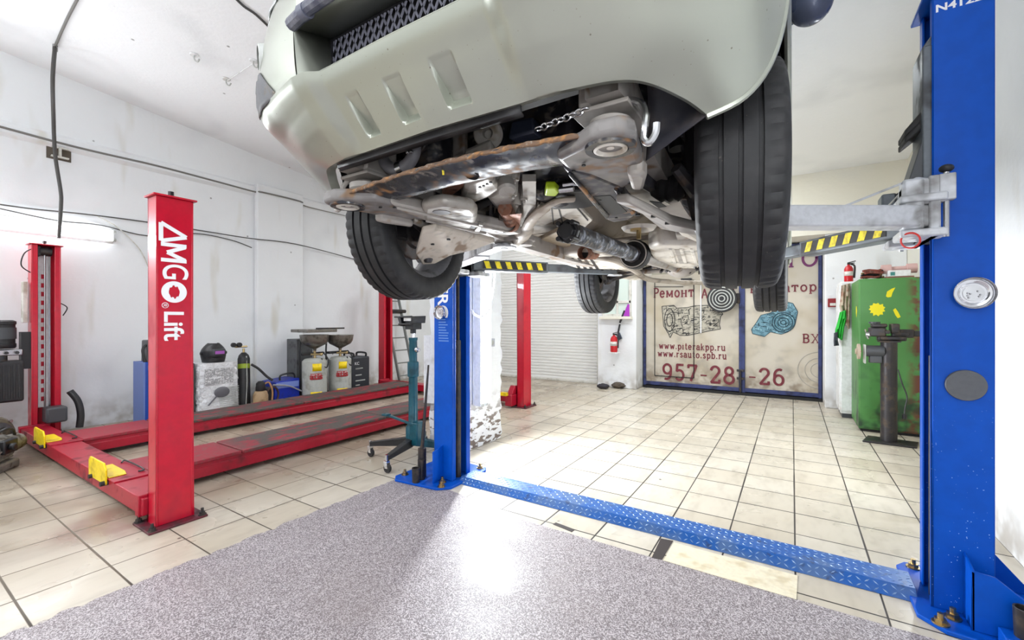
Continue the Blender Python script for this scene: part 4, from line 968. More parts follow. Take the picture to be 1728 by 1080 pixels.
# ---- wheels
def wheel(x, y, z, yaw, s):
    M = Matrix.Translation(C(x, y, z)) @ Matrix.Rotation(yaw, 4, 'Z')
    pr = [(.240, -.100), (.247, -.108), (.270, -.117), (.30, -.120), (.328, -.116), (.342, -.110), (.350, -.104), (.354, -.096), (.357, -.085), (.3585, -.062)]
    g = []
    for c in (-.048, 0, .048):
        for dh, dr in ((-.0065, 0), (-.0055, -.009), (.0055, -.009), (.0065, 0)): g.append((.359+dr-abs(c)*.02, c+dh))
    full = pr+g+[(r, -h) for r, h in pr[::-1]]
    n0 = len(full)
    t = MB(); t.lathe(full, (0,0,0), (1,0,0), 150, lambda i, k: -.0055 if (i in (5, 6, 7, 8, 9) or i in (n0-6, n0-7, n0-8, n0-9, n0-10)) and k % 3 == 0 else 0)
    t.lathe([(.240, -.100), (.240, .100)], (0,0,0), (1,0,0), 150)
    ro = t.xf(M).build('wheel', TYRE, CAR, smooth=28)
    rm = MB(); rm.lathe([(.248, -.106), (.243, -.113), (.232, -.108), (.228, -.09), (.216, -.078), (.208, -.03), (.210, .05), (.222, .085), (.246, .106), (.24, .098)], (0,0,0), (1,0,0), 60)
    o1 = .06*s
    for k in range(10):
        a = 2*PI*k/10; rm.beam((o1, math.cos(a)*.05, math.sin(a)*.05), (o1+.012*s, math.cos(a)*.205, math.sin(a)*.205), .05, .022, (1, 0, 0))
    rm.lathe([(0, o1-.015), (.075, o1-.015), (.075, o1+.02), (0, o1+.02)], (0,0,0), (1,0,0), 24)
    rm.xf(M).build('rim', plain('rim_grey', S(136, 136, 140), .35, .4, S(92, 90, 90), .4, 10), ro)
    bd = MB(); bd.lathe([(.05, .012*s), (.145, .012*s), (.145, -.012*s), (.09, -.012*s), (.08, -.03*s), (.05, -.03*s)], (0,0,0), (1,0,0), 40)
    bd.xf(M).build('brake_disc', plain('brake_disc_steel', S(96, 92, 92), .4, .6, S(112, 84, 66), .5, 12), ro)
    cp = MB(); cp.box(-.05, .03, -.16, -.06, -.06, .09); cp.box(-.06, -.02, -.15, -.07, -.02, .05)
    if s > 0: cp.xf(Matrix.Scale(-1, 4, (1,0,0)))
    cp.xf(M).build('brake_caliper', IRON, ro, bevel=.012); return ro
ST = math.radians(5.9)
wheel(-.77, WF, 1.795, ST, -1); wheel(.77, WF, 1.795, ST, 1); wheel(-.77, WR, 1.757, 0, -1); wheel(.77, WR, 1.757, 0, 1)
# ---- floor pan with tunnel, ribs
sec = [(-.76, 1.90), (-.72, 1.945), (-.30, 1.955), (-.22, 2.0), (-.15, 2.10), (0, 2.13), (.15, 2.10), (.22, 2.0), (.30, 1.955), (.72, 1.945), (.76, 1.90)]
pan = MB().grid([[C(x, y, z) for x, z in sec] for y in (1.95, 2.3, 2.8, 3.3, 3.8, 4.3, 5.2)]).build('floor_pan', PANM, CAR, smooth=20, solid=.006)
rb = MB()
for s in (-1, 1):
    for y in (2.45, 2.7, 3.0, 3.3): rb.prism([C(s*.33, y, 1.955), C(s*.33, y+.06, 1.955), C(s*.33, y+.045, 1.94), C(s*.33, y+.015, 1.94)], (s*.34, 0, 0))
rb.build('pan_rib', PANM, pan)
fw = MB(); fw.grid([[C(x, 1.98-.05*(z-1.95), z) for x in (-.72, 0, .72)] for z in (1.95, 2.3, 2.8)]); fw.build('firewall', ENG, CAR, solid=.01)
# ---- longitudinal frame rails
for s in (-1, 1):
    pts = [C(s*.51, 1.06, 1.95), C(s*.51, 1.2, 1.95), C(s*.50, 1.45, 1.905), C(s*.50, 1.75, 1.86), C(s*.50, 2.05, 1.825), C(s*.52, 2.6, 1.82), C(s*.55, 3.3, 1.83), C(s*.58, 3.75, 1.85)]
    m = MB(); q = crv(pts, 5)
    for i in range(len(q)-1): pass
    rows = []
    for i, p in enumerate(q):
        hw = .045; rows.append([p+V((-hw, 0, .05)), p+V((-hw, 0, -.045)), p+V((hw, 0, -.045)), p+V((hw, 0, .05)), p+V((-hw, 0, .05))])
    m.grid(rows).build('frame_rail', SUBG, CAR, smooth=40)
# ---- front crossmember (black, rusty upper flange)
cm = MB(); rows = []
def cmx(x): return 1.115-.03*(1-(x/.6)**2), 1.787+.022*(1-(x/.6)**2)
for k in range(33):
    x = -.57+1.14*k/32; y, zz = cmx(x); wv = .006*math.sin(x*11)
    sct = [(y-.045, zz+.018), (y-.06, zz+.014), (y-.062, zz+.006), (y-.04, zz+.002), (y-.02, zz-.004), (y+.0, zz-.010), (y+.035, zz-.016+wv), (y+.085, zz-.010), (y+.105, zz+.01), (y+.10, zz+.04), (y+.02, zz+.035)]
    r = [C(x, a, c) for a, c in sct]; rows.append(r+[r[0]])
CMB = cm.grid(rows).build('front_crossmember', SUBF, CAR, smooth=40)
fl = MB()
fl.grid([[C(x, cmx(x)[0]-.04+d_+random.uniform(-.004, .004), cmx(x)[1]+.014+h_+random.uniform(-.003, .003)) for x in [-.57+1.14*k/60 for k in range(61)]] for d_, h_ in ((-.024, -.012), (-.018, .0), (0, .008), (.03, .010))])
fl.build('rusty_flange', mat_rusty('rust_crust', (104, 80, 62), (146, 104, 62), .7, .85, .0, 30), CMB, solid=.006)
pw_ = MB(); pw_.lathe([(0, -.003), (.022, -.003), (.026, 0), (.022, .003)], C(.05, cmx(.05)[0]+.03, cmx(.05)[1]-.012), (0, -.3, -1), 20); pw_.build('drain_plug', DARK, CMB)
MB().tube([at(741, 283, Y=1.055), at(747, 287, Y=1.055), at(748, 295, Y=1.06)], .0035, 6).build('chalk_mark', YELT, CMB)
# ---- subframe corners, legs, bushing cups, control arms
def mir(p, s): return p if s > 0 else V((2*XC-p.x, p.y, p.z))
CRN = mat_rusty('grimy_subframe_corner', (120, 116, 114), (128, 100, 74), .5, .4, .25, 8)
DKS = mat_rusty('dark_subframe', (62, 60, 66), (122, 104, 88), .35, .35, .3)
def corner(s, pxs, z, th, name, m, par, **kw):
    return MB().prism([mir(at(x, y, Z=z), s) for x, y in pxs], (0, 0, th)).build(name, m, par, **kw)
for s in (-1, 1):
    leg = corner(s, [(938,270),(975,252),(1000,234),(1050,224),(1072,232),(1080,262),(1090,292),(1078,306),(1050,320),(1000,306),(960,292)], 1.772, .05, 'subframe_corner', CRN, CAR, bevel=.016, bseg=3)
    corner(s, [(948,284),(1000,296),(1048,316),(1062,345),(1076,362),(1062,372),(1035,376),(1024,372),(1000,345),(976,316)], 1.768, .05, 'subframe_leg', DKS if s > 0 else SUBG, CAR, bevel=.012, bseg=3)
    corner(s, [(958,296),(964,296),(1028,366),(1024,372)], 1.758, .012, 'leg_flange', SUBF if s > 0 else SUBG, leg, bevel=.004)
    corner(s, [(1036,322),(1042,322),(1072,360),(1066,364)], 1.758, .012, 'leg_flange', SUBF if s > 0 else SUBG, leg, bevel=.004)
    corner(s, [(1000,332),(1030,330),(1058,358),(1034,364)], 1.7665, .003, 'leg_recess', DARK, leg)
    bc = mir(at(1030, 252, Z=1.768), s); bs = MB(); bs.lathe([(.043, .006), (.043, -.003), (.036, -.005), (.032, .0), (.028, .012), (.012, .014), (.010, .002), (0, .002)], bc, (0,0,1), 30); bs.build('bushing_cup', PALE, leg)
    MB().lathe([(.066, .008), (.064, -.0015), (.046, -.0015), (.045, .012)], bc, (0,0,1), 30).build('bushing_seat', SUBF, leg)
    MB().lathe([(0, -.002), (.011, -.002), (.015, .0), (.011, .004)], mir(at(1067, 308, Z=1.772), s), (0,0,1), 16).build('corner_hole', DARK, leg)
    for px, py in ((968, 290), (1012, 338), (1040, 368), (985, 280)): MB().lathe([(0, -.001), (.006, -.001), (.006, .003)], mir(at(px, py, Z=1.766), s), (0,0,1), 10).build('leg_hole', DARK, leg)
    # outer rail section with pale lower flange
    rl_ = corner(s, [(1048,308),(1072,312),(1178,372),(1178,396),(1120,368),(1090,352),(1074,340)], 1.80, .004, 'rail_flange', PALE, CAR)
    corner(s, [(1058,308),(1080,306),(1182,360),(1182,376),(1080,320)], 1.803, .11, 'rail_wall', DKS, rl_)
    corner(s, [(1096,340),(1112,352),(1128,358),(1130,352),(1114,342)], 1.798, .003, 'rail_slot', DARK, rl_)
    # lower control arm
    cp3 = [(712,392,1.72),(735,388,1.73),(790,398,1.745),(836,410,1.745),(800,421,1.70),(760,432,1.66),(735,446,1.625),(712,447,1.62),(702,430,1.64)]
    P3 = [mir(at(x, y, Z=z), -s) for x, y, z in cp3]; arm = MB().prism(P3, (0, 0, .032)).build('control_arm', SUBG if s > 0 else mat_rusty('pale_control_arm', (184, 174, 162), (136, 116, 98), .35, .5, .1, 9), CAR, bevel=.01, bseg=3)
    for x, y, z in ((757, 404, 1.712), (730, 412, 1.69), (752, 420, 1.685)): MB().lathe([(0, -.004), (.009, -.004), (.009, .003)], mir(at(x, y, Z=z), -s), (0,0,1), 12).build('arm_hole', DARK, arm)
    MB().lathe([(0, -.03), (.018, -.03), (.026, -.01), (.026, .06), (0, .06)], C(s*.655, WF, 1.655), (0,0,1), 16).build('ball_joint', IRON, arm)
    lb_ = corner(s, [(1058,296),(1082,292),(1092,300),(1086,322),(1066,322)], 1.745, .05, 'arm_mount', SUBG, CAR, bevel=.012)
    # knuckle, half shaft, strut, tie rod
    kn = MB(); kn.sweep([C(s*.655, WF, 1.66), C(s*.64, WF+.02, 1.78), C(s*.62, WF+.01, 1.92), C(s*.60, WF, 2.02)], [.03, .045, .035, .03], 10); kn.sweep([C(s*.64, WF-.02, 1.78), C(s*.62, WF-.12, 1.80), C(s*.60, WF-.16, 1.83)], [.03, .022, .02], 8); kn.cyl(C(s*.63, WF, 1.795), C(s*.72, WF, 1.795), .07, .06, 20)
    kn.build('knuckle', IRON, CAR)
    hs = MB(); hs.cyl(C(s*.20, 1.66, 1.90), C(s*.58, WF, 1.81), .016, n=12); hs.lathe([(.02, 0), (.045, .02), (.038, .035), (.05, .05), (.042, .065), (.052, .08), (.03, .12)], C(s*.60, WF, 1.80), (-s, 0, .2), 18); hs.build('half_shaft', RUB, CAR)
    stt = MB(); stt.cyl(C(s*.57, WF, 1.95), C(s*.50, WF+.03, 2.45), .03, n=14); stt.sweep([C(s*(.54-.0002*k)+.065*math.cos(k*.5), WF+.02+.065*math.sin(k*.5), 2.1+k*.0045) for k in range(70)], .008, 6); stt.build('strut', DARK, CAR)
    tr = MB(); tr.cyl(C(s*.30, 1.80, 1.86), C(s*.62, 1.80, 1.80), .011, n=8); tr.ball(C(s*.62, 1.80, 1.80), .02, 10, 8); tr.build('tie_rod', IRON, CAR)
# ---- frame ends with tow hooks, bumper bracket
for s in (-1, 1):
    bk = MB(); bk.box(XC+s*.50-.075, XC+s*.50+.05, 1.10, 1.26, 1.905, 2.22); brk = bk.build('frame_end_bracket', SUBG, CAR, bevel=.012)
    MB().prism([C(s*.50-.09, 1.09, 1.90), C(s*.50+.07, 1.09, 1.90), C(s*.50+.07, 1.30, 1.90), C(s*.50-.09, 1.30, 1.90)], (0, 0, -.012)).build('bracket_flange', SUBG, brk, bevel=.003)
    hk = MB(); hk.tube([mir(at(x, y, Y=yy), s) for x, y, yy in ((1048,172,1.14),(1066,170,1.13),(1083,176,1.12),(1090,192,1.11),(1088,215,1.10),(1087,234,1.10),(1096,240,1.10),(1106,226,1.10),(1108,208,1.10))], .010, 10, 6); hk.build('tow_hook', STEEL if s > 0 else SUBG, CAR)
    cu = MB(); cu.lathe([(.05, 0), (.058, .01), (.058, .03), (.03, .045), (0, .045)], mir(at(1030, 226, Z=1.835), s), (0,0,1), 22); cu.build('mount_bush', SUBG, CAR)
    # apron in front of the wheel
    ap = MB(); A0 = C(s*.585, 1.045, 1.91); B0 = C(s*.738, 1.205, 1.853); D0 = C(s*.565, 1.27, 1.79); E0 = C(s*.60, 1.08, 2.10); G0 = C(s*.83, 1.225, 2.08)
    rows = []
    for i in range(9):
        u = i/8; rw = []
        for j in range(9):
            t = j/8; lo_ = D0.lerp(B0, t); hi_ = E0.lerp(G0, t); p = lo_.lerp(hi_, u)+V((0, .05*math.sin(PI*u)*(1-t*.5), 0)); rw.append(p)
        rows.append(rw)
    ap.grid(rows).build('wheel_apron', plain('apron_black', S(44, 44, 52), .5, 0, S(78, 72, 72), .5, 9), CAR, solid=.004)
ch = MB(); a = at(905, 219, Y=1.10); b = at(992, 184, Y=1.09); nl = 9
for k in range(nl):
    p = a.lerp(b, (k+.5)/nl); d = (b-a).normalized(); L = (b-a).length/nl*.66; n_ = V((0, 1, 0)) if k % 2 else V((0, .1, 1)); e = n_-d*n_.dot(d); e = d.cross(e.normalized())
    loop = []
    for q in range(14):
        t = 2*PI*q/14; loop.append(p+d*math.cos(t)*L+e*math.sin(t)*.009)
    ch.sweep(loop, .0028, 6, closed=True)
ch.build('safety_chain', STEEL, CAR)
# ---- dark splash strip behind the lip, hoses, plates, pulley
ss = MB(); ss.grid([[C(x, 1.0+.02*abs(x)+dy, z) for x in [-.50+k*.08 for k in range(11)]] for dy, z in ((0, 1.925), (.006, 1.896), (.02, 1.890))]); ss.build('splash_strip', BLACK, CAR, solid=.008)
MB().box(XC-.45, XC+.45, 1.10, 1.16, 1.98, 2.5).build('radiator', DARK, CAR)
hz = MB(); hz.tube([at(640, 255, Y=1.18), at(652, 278, Y=1.18), at(668, 286, Y=1.18), at(688, 277, Y=1.18), at(699, 258, Y=1.18), at(700, 238, Y=1.18)], .024, 14); hoz = hz.build('coolant_hose', plain('grey_hose', S(128, 126, 130), .4, .1), CAR)
cq = MB(); p_ = at(674, 285, Y=1.18); q_ = at(682, 281, Y=1.18); cq.cyl(p_, q_, .029, n=16); cq.build('hose_clamp', STEEL, hoz)
MB().prism([at(600, 304, Y=1.36), at(610, 268, Y=1.36), at(652, 258, Y=1.36), at(652, 322, Y=1.36), at(622, 326, Y=1.36)], (0, .02, 0)).build('inner_wing_panel', SUBG, CAR, bevel=.004)
h2 = MB(); h2.tube([at(706, 256, Y=1.25), at(715, 248, Y=1.25), at(718, 232, Y=1.25)], .012, 10); h2.tube([at(588, 292, Y=1.16), at(606, 284, Y=1.16), at(612, 262, Y=1.16)], .012, 8); h2.build('thin_hose', IRON, CAR)
bl = MB(); bl.ball(at(688, 257, Y=1.15), .008, 8, 6); bl.ball(at(694, 256, Y=1.15), .008, 8, 6); bl.build('hose_bolt', STEEL, CAR)
pq = [at(731, 276, Y=1.42), at(783, 262, Y=1.42), at(783, 215, Y=1.42), at(728, 228, Y=1.42)]
pt = MB().prism(pq, (0, .03, 0)).build('bracket_plate', SUBG, CAR, bevel=.006)
MB().cyl(at(757, 234, Y=1.415), at(757, 234, Y=1.40), .01, n=12).cyl(at(757, 254, Y=1.415), at(757, 254, Y=1.40), .01, n=12).build('plate_hole', DARK, pt)
MB().prism([at(708, 282, Y=1.44), at(728, 276, Y=1.44), at(726, 228, Y=1.44), at(714, 236, Y=1.44)], (0, .05, 0)).build('grey_cover', ALU, CAR)
pu = MB(); pc = at(824, 226, Y=1.36); pu.lathe([(.05, -.02), (.055, -.016), (.048, -.008), (.055, 0), (.048, .008), (.055, .016), (.05, .02), (.02, .02), (.016, -.012), (0, -.012)], pc, (.5, -1, -.3), 30); pu.build('belt_pulley', ALU, CAR)
MB().prism([at(856, 234, Y=1.4), at(902, 222, Y=1.4), at(898, 196, Y=1.4), at(862, 204, Y=1.4)], (0, .12, 0)).build('compressor', plain('compressor_blue_black', S(44, 50, 66), .4, .2), CAR, bevel=.01)
# ---- engine block, sump, gearbox pan, exhaust, mounts
MB().box(XC-.44, XC+.25, 1.46, 1.94, 1.93, 2.5).build('engine_block', ENG, CAR, bevel=.03)
MB().box(XC-.50, XC-.28, 1.30, 1.44, 1.97, 2.3).build('alternator', ENG, CAR, bevel=.04)
sm = MB(); zz = 1.765
sm.slab([(712,352),(745,346),(770,349),(800,354),(806,362),(804,378),(796,388),(760,388),(726,381),(712,370)], zz, .05); smp = sm.build('oil_sump', ALU, CAR, bevel=.022, bseg=3)
sr = MB(); sr.slab([(700,372),(726,384),(762,391),(799,391),(808,379),(816,381),(806,397),(760,398),(722,390),(696,378)], zz-.004, .016); sr.build('sump_flange', ALU, smp, bevel=.004)
oc = at(745, 358, Z=zz); MB().lathe([(0, -.002), (.036, -.002), (.036, .002)], oc, (0,0,1), 24).build('oil_stain', plain('oil_stain', S(82, 80, 82), .4), smp)
bh = MB(); bh.slab([(778,336),(786,312),(828,298),(846,320),(826,334),(797,345)], 1.835, .14); bhp = bh.build('bell_housing', ALU, CAR, bevel=.016)
vh = MB()
for px, py in ((810,316),(816,314),(822,311),(828,308)): vh.lathe([(0, -.002), (.006, -.002), (.006, .002)], at(px, py, Z=1.834), (0,0,1), 10)
vh.build('vent_hole', DARK, bhp)
MB().slab([(746,330),(752,314),(784,306),(782,318),(766,330),(750,335)], 1.85, .05).build('pink_heat_shield', COPR, CAR, bevel=.012)
bx2 = MB(); bx2.slab([(820,334),(848,320),(866,326),(876,352),(866,372),(846,366)], 1.86, .12); bx2.build('gearbox_case', ALU, CAR, bevel=.02)
cs2 = MB()
for k, (px, py) in enumerate(((858,318),(866,330),(872,345),(876,360),(884,338),(890,352),(894,366),(852,300),(868,304))):
    p = at(px, py, Z=1.84+.004*k); cs2.cyl(p, p+V((.01, 0, .09)), .014+.003*(k % 3), n=10); cs2.cyl(p+V((0,0,-.012)), p, .008, n=6)
cs2.build('case_boss', ALU, CAR, bevel=.003)
ri = MB()
for k in range(5): p = at(884+k*4.5, 300, Z=1.90); q = at(886+k*4, 368, Z=1.84); ri.beam(p, q, .012, .03)
ri.build('gearbox_rib', ALU, CAR)
gb = MB(); gb.lathe([(0, 0), (.10, 0), (.12, .03), (.12, .2), (.09, .24), (0, .24)], C(.0, 1.66, 1.98), (0, 1, 0), 24); gb.build('gearbox_body', ENG, CAR)
cn = MB(); cn.lathe([(.012, 0), (.03, .01), (.036, .05), (.03, .06), (0, .06)], at(853, 302, Z=1.86), (.3, -.3, -1), 16); cn.build('plug_cone', ALU, CAR)
ex = MB(); e0 = at(859, 378, Z=1.80); exd = V((.25, -.9, -.15)).normalized()
ex.lathe([(.033, .0), (.040, .0), (.040, -.05), (.033, -.05)], e0, exd, 24, closed=True)
ex.prism([at(842,372,Z=1.81), at(862,362,Z=1.81), at(880,360,Z=1.81), at(876,380,Z=1.80), at(872,394,Z=1.80), at(852,394,Z=1.80)], exd*(-.012)); exo = ex.build('exhaust_flange', COPR, CAR, bevel=.003)
MB().lathe([(0, -.03), (.034, -.03)], e0, exd, 24).build('exhaust_bore', DARK, exo)
e2 = MB(); e2.tube([at(852, 352, Z=1.84), at(858, 362, Z=1.83), at(861, 374, Z=1.81)], .034, 14); e2.build('exhaust_elbow', COPR, CAR)
mt = MB()
for px, py, r in ((824,380,.014),(830,374,.012),(840,376,.012),(818,386,.010),(838,386,.010),(828,366,.009)): p = at(px, py, Z=1.82); mt.cyl(p+V((0,0,-.015)), p+V((0,0,.07)), r, n=10); mt.cyl(p+V((0,0,-.025)), p+V((0,0,-.015)), r*.6, n=6)
mt.beam(at(812, 392, Z=1.83), at(848, 362, Z=1.83), .03, .05); mt.build('sensor_fitting', IRON, CAR)
mc = MB(); q = [at(968, 336, Z=1.86), at(942, 339, Z=1.85), at(918, 352, Z=1.84), at(898, 370, Z=1.825), at(886, 390, Z=1.815), at(872, 408, Z=1.80), at(846, 414, Z=1.80)]
mc.sweep(crv(q, 6), [.022]*12+[.034]*12+[.05]*8+[.042]*5, 12, flat=.6); mcm = mc.build('gearbox_mount_arm', mat_rusty('dusty_mount_arm', (176, 164, 150), (140, 124, 104), .4, .5, .1, 8), CAR)
mp = MB(); mp.lathe([(0, -.012), (.042, -.012), (.046, -.004), (.046, .01), (.06, .014), (.06, .024), (0, .024)], at(886, 411, Z=1.785), (0,0,1), 24); mp.build('mount_pad', SUBG, mcm)
MB().tube([at(802, 404, Z=1.80), at(830, 404, Z=1.80), at(862, 400, Z=1.80), at(884, 396, Z=1.805)], .022, 10).build('cross_pipe', SUBG, CAR)
vs = MB().slab([(908,340),(966,338),(1000,372),(985,386),(950,366),(920,380),(900,384)], 1.935, .02).build('tunnel_insulation', PALE, CAR, bevel=.004)
vl = MB()
for a_, b_ in (((930,342),(934,378)),((940,342),(950,378)),((968,344),(992,372))): vl.beam(at(*a_, Z=1.932), at(*b_, Z=1.932), .006, .006)
vl.build('insulation_seam', DARK, vs)
MB().slab([(905,408),(948,388),(968,402),(955,432),(930,428)], 1.86, .03).build('heat_shield', mat_rusty('brown_heat_shield', (158, 142, 120), (120, 104, 86), .3, .6, .05, 6), CAR, bevel=.006)
tr = MB(); tr.slab([(908,346),(918,326),(990,322),(1012,346),(985,352),(935,354)], 1.87, .04); tr.build('battery_tray', BLACK, CAR, bevel=.008)
MB().slab([(919,331),(921,318),(937,318),(944,325),(938,332)], 1.858, .03).build('lime_cover', plain('lime_plastic', S(178, 206, 30), .4), CAR, bevel=.006)
cv = MB(); cv.cyl(at(944, 321, Z=1.855), at(968, 318, Z=1.855), .012, n=10); cv.tube([at(950, 312, Z=1.88), at(972, 310, Z=1.88), at(990, 316, Z=1.88)], .008, 8); cv.build('bright_fitting', STEEL, CAR)
# ---- propeller shaft hanging loose, centre bearing, rear drive
PS = MB(); a = C(0.0, 1.95, 1.762); b = C(0, 3.02, 1.785); d = (b-a).normalized()
PS.lathe([(.0, .02), (.052, .02), (.052, .06), (.046, .07), (.05, .09), (.044, .10), (.05, .12), (.048, .14), (.048, .95), (.05, 1.0), (0, 1.0)], a, d, 28); pso = PS.build('propeller_shaft', SHAFT, CAR)
fl = MB(); fl.lathe([(0, -.04), (.04, -.04), (.045, -.02), (.06, -.02), (.06, .0), (.05, .012), (.05, .03), (0, .03)], a, d, 8)
for k in range(4): t = PI/4+k*PI/2; c = a+V((math.cos(t)*.052, 0, math.sin(t)*.052)); fl.cyl(c-d*.05, c+d*.02, .013, n=8)
fl.build('shaft_flange', BLACK, pso, bevel=.003)
cb = MB(); cb.lathe([(.05, .98), (.062, .99), (.062, 1.06), (.05, 1.07)], a, d, 8); cb.build('bearing_nut', IRON, pso)
MB().lathe([(.055, 1.03), (.098, 1.03), (.102, 1.05), (.102, 1.10), (.085, 1.11), (.06, 1.11)], a, d, 32).build('rubber_bearing', RUB, pso)
MB().lathe([(.086, 1.055), (.094, 1.02), (.086, 1.02)], a, d, 32).build('bearing_shell', PALE, pso)
br = MB(); p = a+d*1.07; br.box(p.x-.30, p.x+.32, p.y-.03, p.y+.05, p.z+.10, p.z+.125); br.build('bearing_bracket', PANM, CAR, bevel=.01)
r2 = MB(); a2 = a+d*1.10; b2 = C(.03, 4.05, 1.80); r2.sweep([a2, a2.lerp(b2, .12), a2.lerp(b2, .9), b2], [.07, .045, .036, .04], 20); r2.build('rear_shaft', SUBG, CAR)
df = MB(); df.ball(C(.06, 4.22, 1.83), (.15, .14, .11), 18, 12); df.cyl(C(.05, 4.03, 1.81), C(.05, 4.14, 1.81), .055, n=16); df.cyl(C(-.55, WR, 1.80), C(.62, WR, 1.80), .022, n=10); df.box(XC-.2, XC+.3, 4.2, 4.3, 1.82, 1.9); df.build('rear_differential', SUBG, CAR)
dt = MB()
for k in range(14): p = C(random.uniform(-.16, .30), random.uniform(4.0, 4.2), random.uniform(1.74, 1.82)); dt.cyl(p, p+V((random.uniform(-.05, .05), .03, .03)), random.uniform(.008, .02), n=8)
dt.build('differential_fitting', IRON, CAR)
# ---- fuel tank (right) and pale heat-shielded silencer (left)
ft = MB(); ft.slab([(1094,420),(1112,413),(1200,414),(1206,452),(1122,456),(1102,440)], 1.79, .12); fto = ft.build('fuel_tank', PALE, CAR, bevel=.03, bseg=3)
tr_ = MB()
for xa, xb in ((1136,1142),(1154,1160),(1172,1178)): tr_.slab([(xa-8,421),(xb-8,421),(xb,445),(xa,445)], 1.784, .012)
tr_.build('tank_rib', PALE, fto, bevel=.004)
MB().slab([(1138,421),(1146,421),(1154,445),(1147,445)], 1.7885, .003).build('tank_groove', SUBG, fto)
si = MB(); si.slab([(930,440),(948,432),(1010,424),(1042,436),(1100,470),(1070,474),(1000,464),(968,452)], 1.80, .10); sil = si.build('silencer_shield', PALE, CAR, bevel=.025, bseg=3)
sg = MB()
for k in range(4): sg.slab([(964+k*10,436),(968+k*10,436),(982+k*10,456),(977+k*10,456)], 1.797, .004)
for k in range(3): sg.slab([(1030+k*6,455),(1050+k*6,460),(1050+k*6,461.5),(1030+k*6,456.5)], 1.797, .004)
sg.build('shield_groove', IRON, sil)
ep = MB(); e1 = at(991, 427, Z=1.80); dd = V((-.1, -1, -.12)).normalized(); ep.lathe([(.040, .06), (.046, .06), (.046, -.1), (.040, -.1)], e1, dd, 24, closed=True); epo = ep.build('exhaust_pipe_end', COPR, CAR)
MB().lathe([(0, .0), (.041, .0)], e1, dd, 24).build('pipe_bore', DARK, epo)
MB().sweep(crv([at(1003,433,Z=1.81), at(1037,438,Z=1.79), at(1070,455,Z=1.785), at(1102,473,Z=1.78), at(1200,478,Z=1.80)], 5), .034, 10, flat=.8).build('tail_pipe', PANM, CAR)
# ---- front right floor bracket and mount hole
mh = MB(); p = at(1078, 389, Z=1.85); mh.lathe([(.10, .02), (.085, .0), (.05, .012), (.03, .02)], p, (0,0,1), 24); mh.build('body_mount_seat', PALE, CAR)
MB().cyl(p+V((0,0,-.05)), p+V((0,0,.03)), .014, n=8).cyl(p+V((-.02,0,.0)), p+V((-.02,0,.02)), .03, n=12).build('body_mount_bolt', BRASS, CAR)
MB().slab([(1124,372),(1150,366),(1176,376),(1178,410),(1150,398)], 1.80, .05).build('jacking_point', PALE, CAR, bevel=.008)
MB().slab([(1140,396),(1165,398),(1164,418),(1144,414)], 1.82, .08).build('mount_tab', SUBG, CAR, bevel=.008)
# ---- rear suspension arms
for s in (-1, 1):
    ra = MB(); ra.sweep([C(s*.25, 4.15, 1.86), C(s*.45, 4.2, 1.80), C(s*.66, 4.25, 1.74)], [.022, .026, .022], 8); ra.sweep([C(s*.25, 4.42, 1.86), C(s*.66, 4.34, 1.74)], .02, 8); ra.sweep([C(s*.52, 3.75, 1.86), C(s*.62, 4.0, 1.76), C(s*.66, 4.2, 1.73)], [.02, .026, .022], 8); ra.cyl(C(s*.64, 4.15, 1.68), C(s*.64, 4.15, 1.95), .012, n=8); ra.ball(C(s*.66, 4.26, 1.74), .05, 12, 8)
    ra.build('rear_suspension_arm', IRON, CAR)
# ================================================================ lamps (fluorescent tubes)
def lamp(label, c, ax, out, L, n=2, sp=.10, group=None, glowm=None, wings=False, watt=1.0, up=0):
    "fixture at c on a surface: tubes along ax, facing out"
    c = V(c); a = V(ax).normalized(); o = V(out).normalized(); sd = a.cross(o)
    t = thing('fluorescent_lamp', label, 'lamp', c, group); wd = .19
    MB().prism([c-a*L/2-sd*wd/2, c-a*L/2+sd*wd/2, c-a*L/2+sd*wd*.3+o*.045, c-a*L/2-sd*wd*.3+o*.045], a*L).build('housing', WHITE, t, bevel=.004)
    if wings:
        for q in (-1, 1): MB().prism([c+sd*q*.075-a*L/2, c+sd*q*.085-a*L/2, c+sd*q*.098-a*L/2+o*.10, c+sd*q*.09-a*L/2+o*.10], a*L).build('shade_wing', WHITE, t)  # side wings added to keep the tube light off the pillar face
    for k in range(n):
        u = c+sd*sp*(k-(n-1)/2)+o*.075
        MB().cyl(u-a*(L/2-.02), u+a*(L/2-.02), .019, n=8).build('tube', glowm or LAMP, t)
        e = MB()
        for q in (-1, 1): e.cyl(u+a*q*(L/2-.02), u+a*q*(L/2+.01), .021, n=10); e.beam(u+a*q*(L/2-.005), u+a*q*(L/2-.005)-o*.08, .03, .02, a)
        e.build('tube_holder', GREY, t)
    for sgn, pw in ((1, watt),)+(((-1, up),) if up else ()):  # up: extra light behind the housing, added to brighten the ceiling
        ld = bpy.data.lights.new('tube_light', 'AREA'); ld.shape = 'RECTANGLE'; ld.size = L-.05; ld.size_y = sp+.05; ld.energy = WATT*pw; ld.color = (.93, .97, 1)
        lo = bpy.data.objects.new('tube_light', ld); COL.objects.link(lo); z = -o*sgn; M = Matrix((a, z.cross(a), z)).transposed()
        lo.rotation_euler = M.to_euler(); lo.parent = t; lo.location = o*(.10 if sgn > 0 else -.02)
    return t
lamp('twin-tube fluorescent lamp glowing on the left wall above the far red post', (XL, 1.33, 2.41), (0,1,0), (1,0,0), 1.26, watt=1.0)
lamp('vertical fluorescent lamp glowing on the peeling brick pillar', (-2.762, 3.65, 1.16), (0,0,1), (1,0,0), 1.42, 2, .07, wings=True, watt=3.8)
LG = 'added ceiling and wall lamps out of view'  # lamps added where the camera cannot see them, to brighten the room
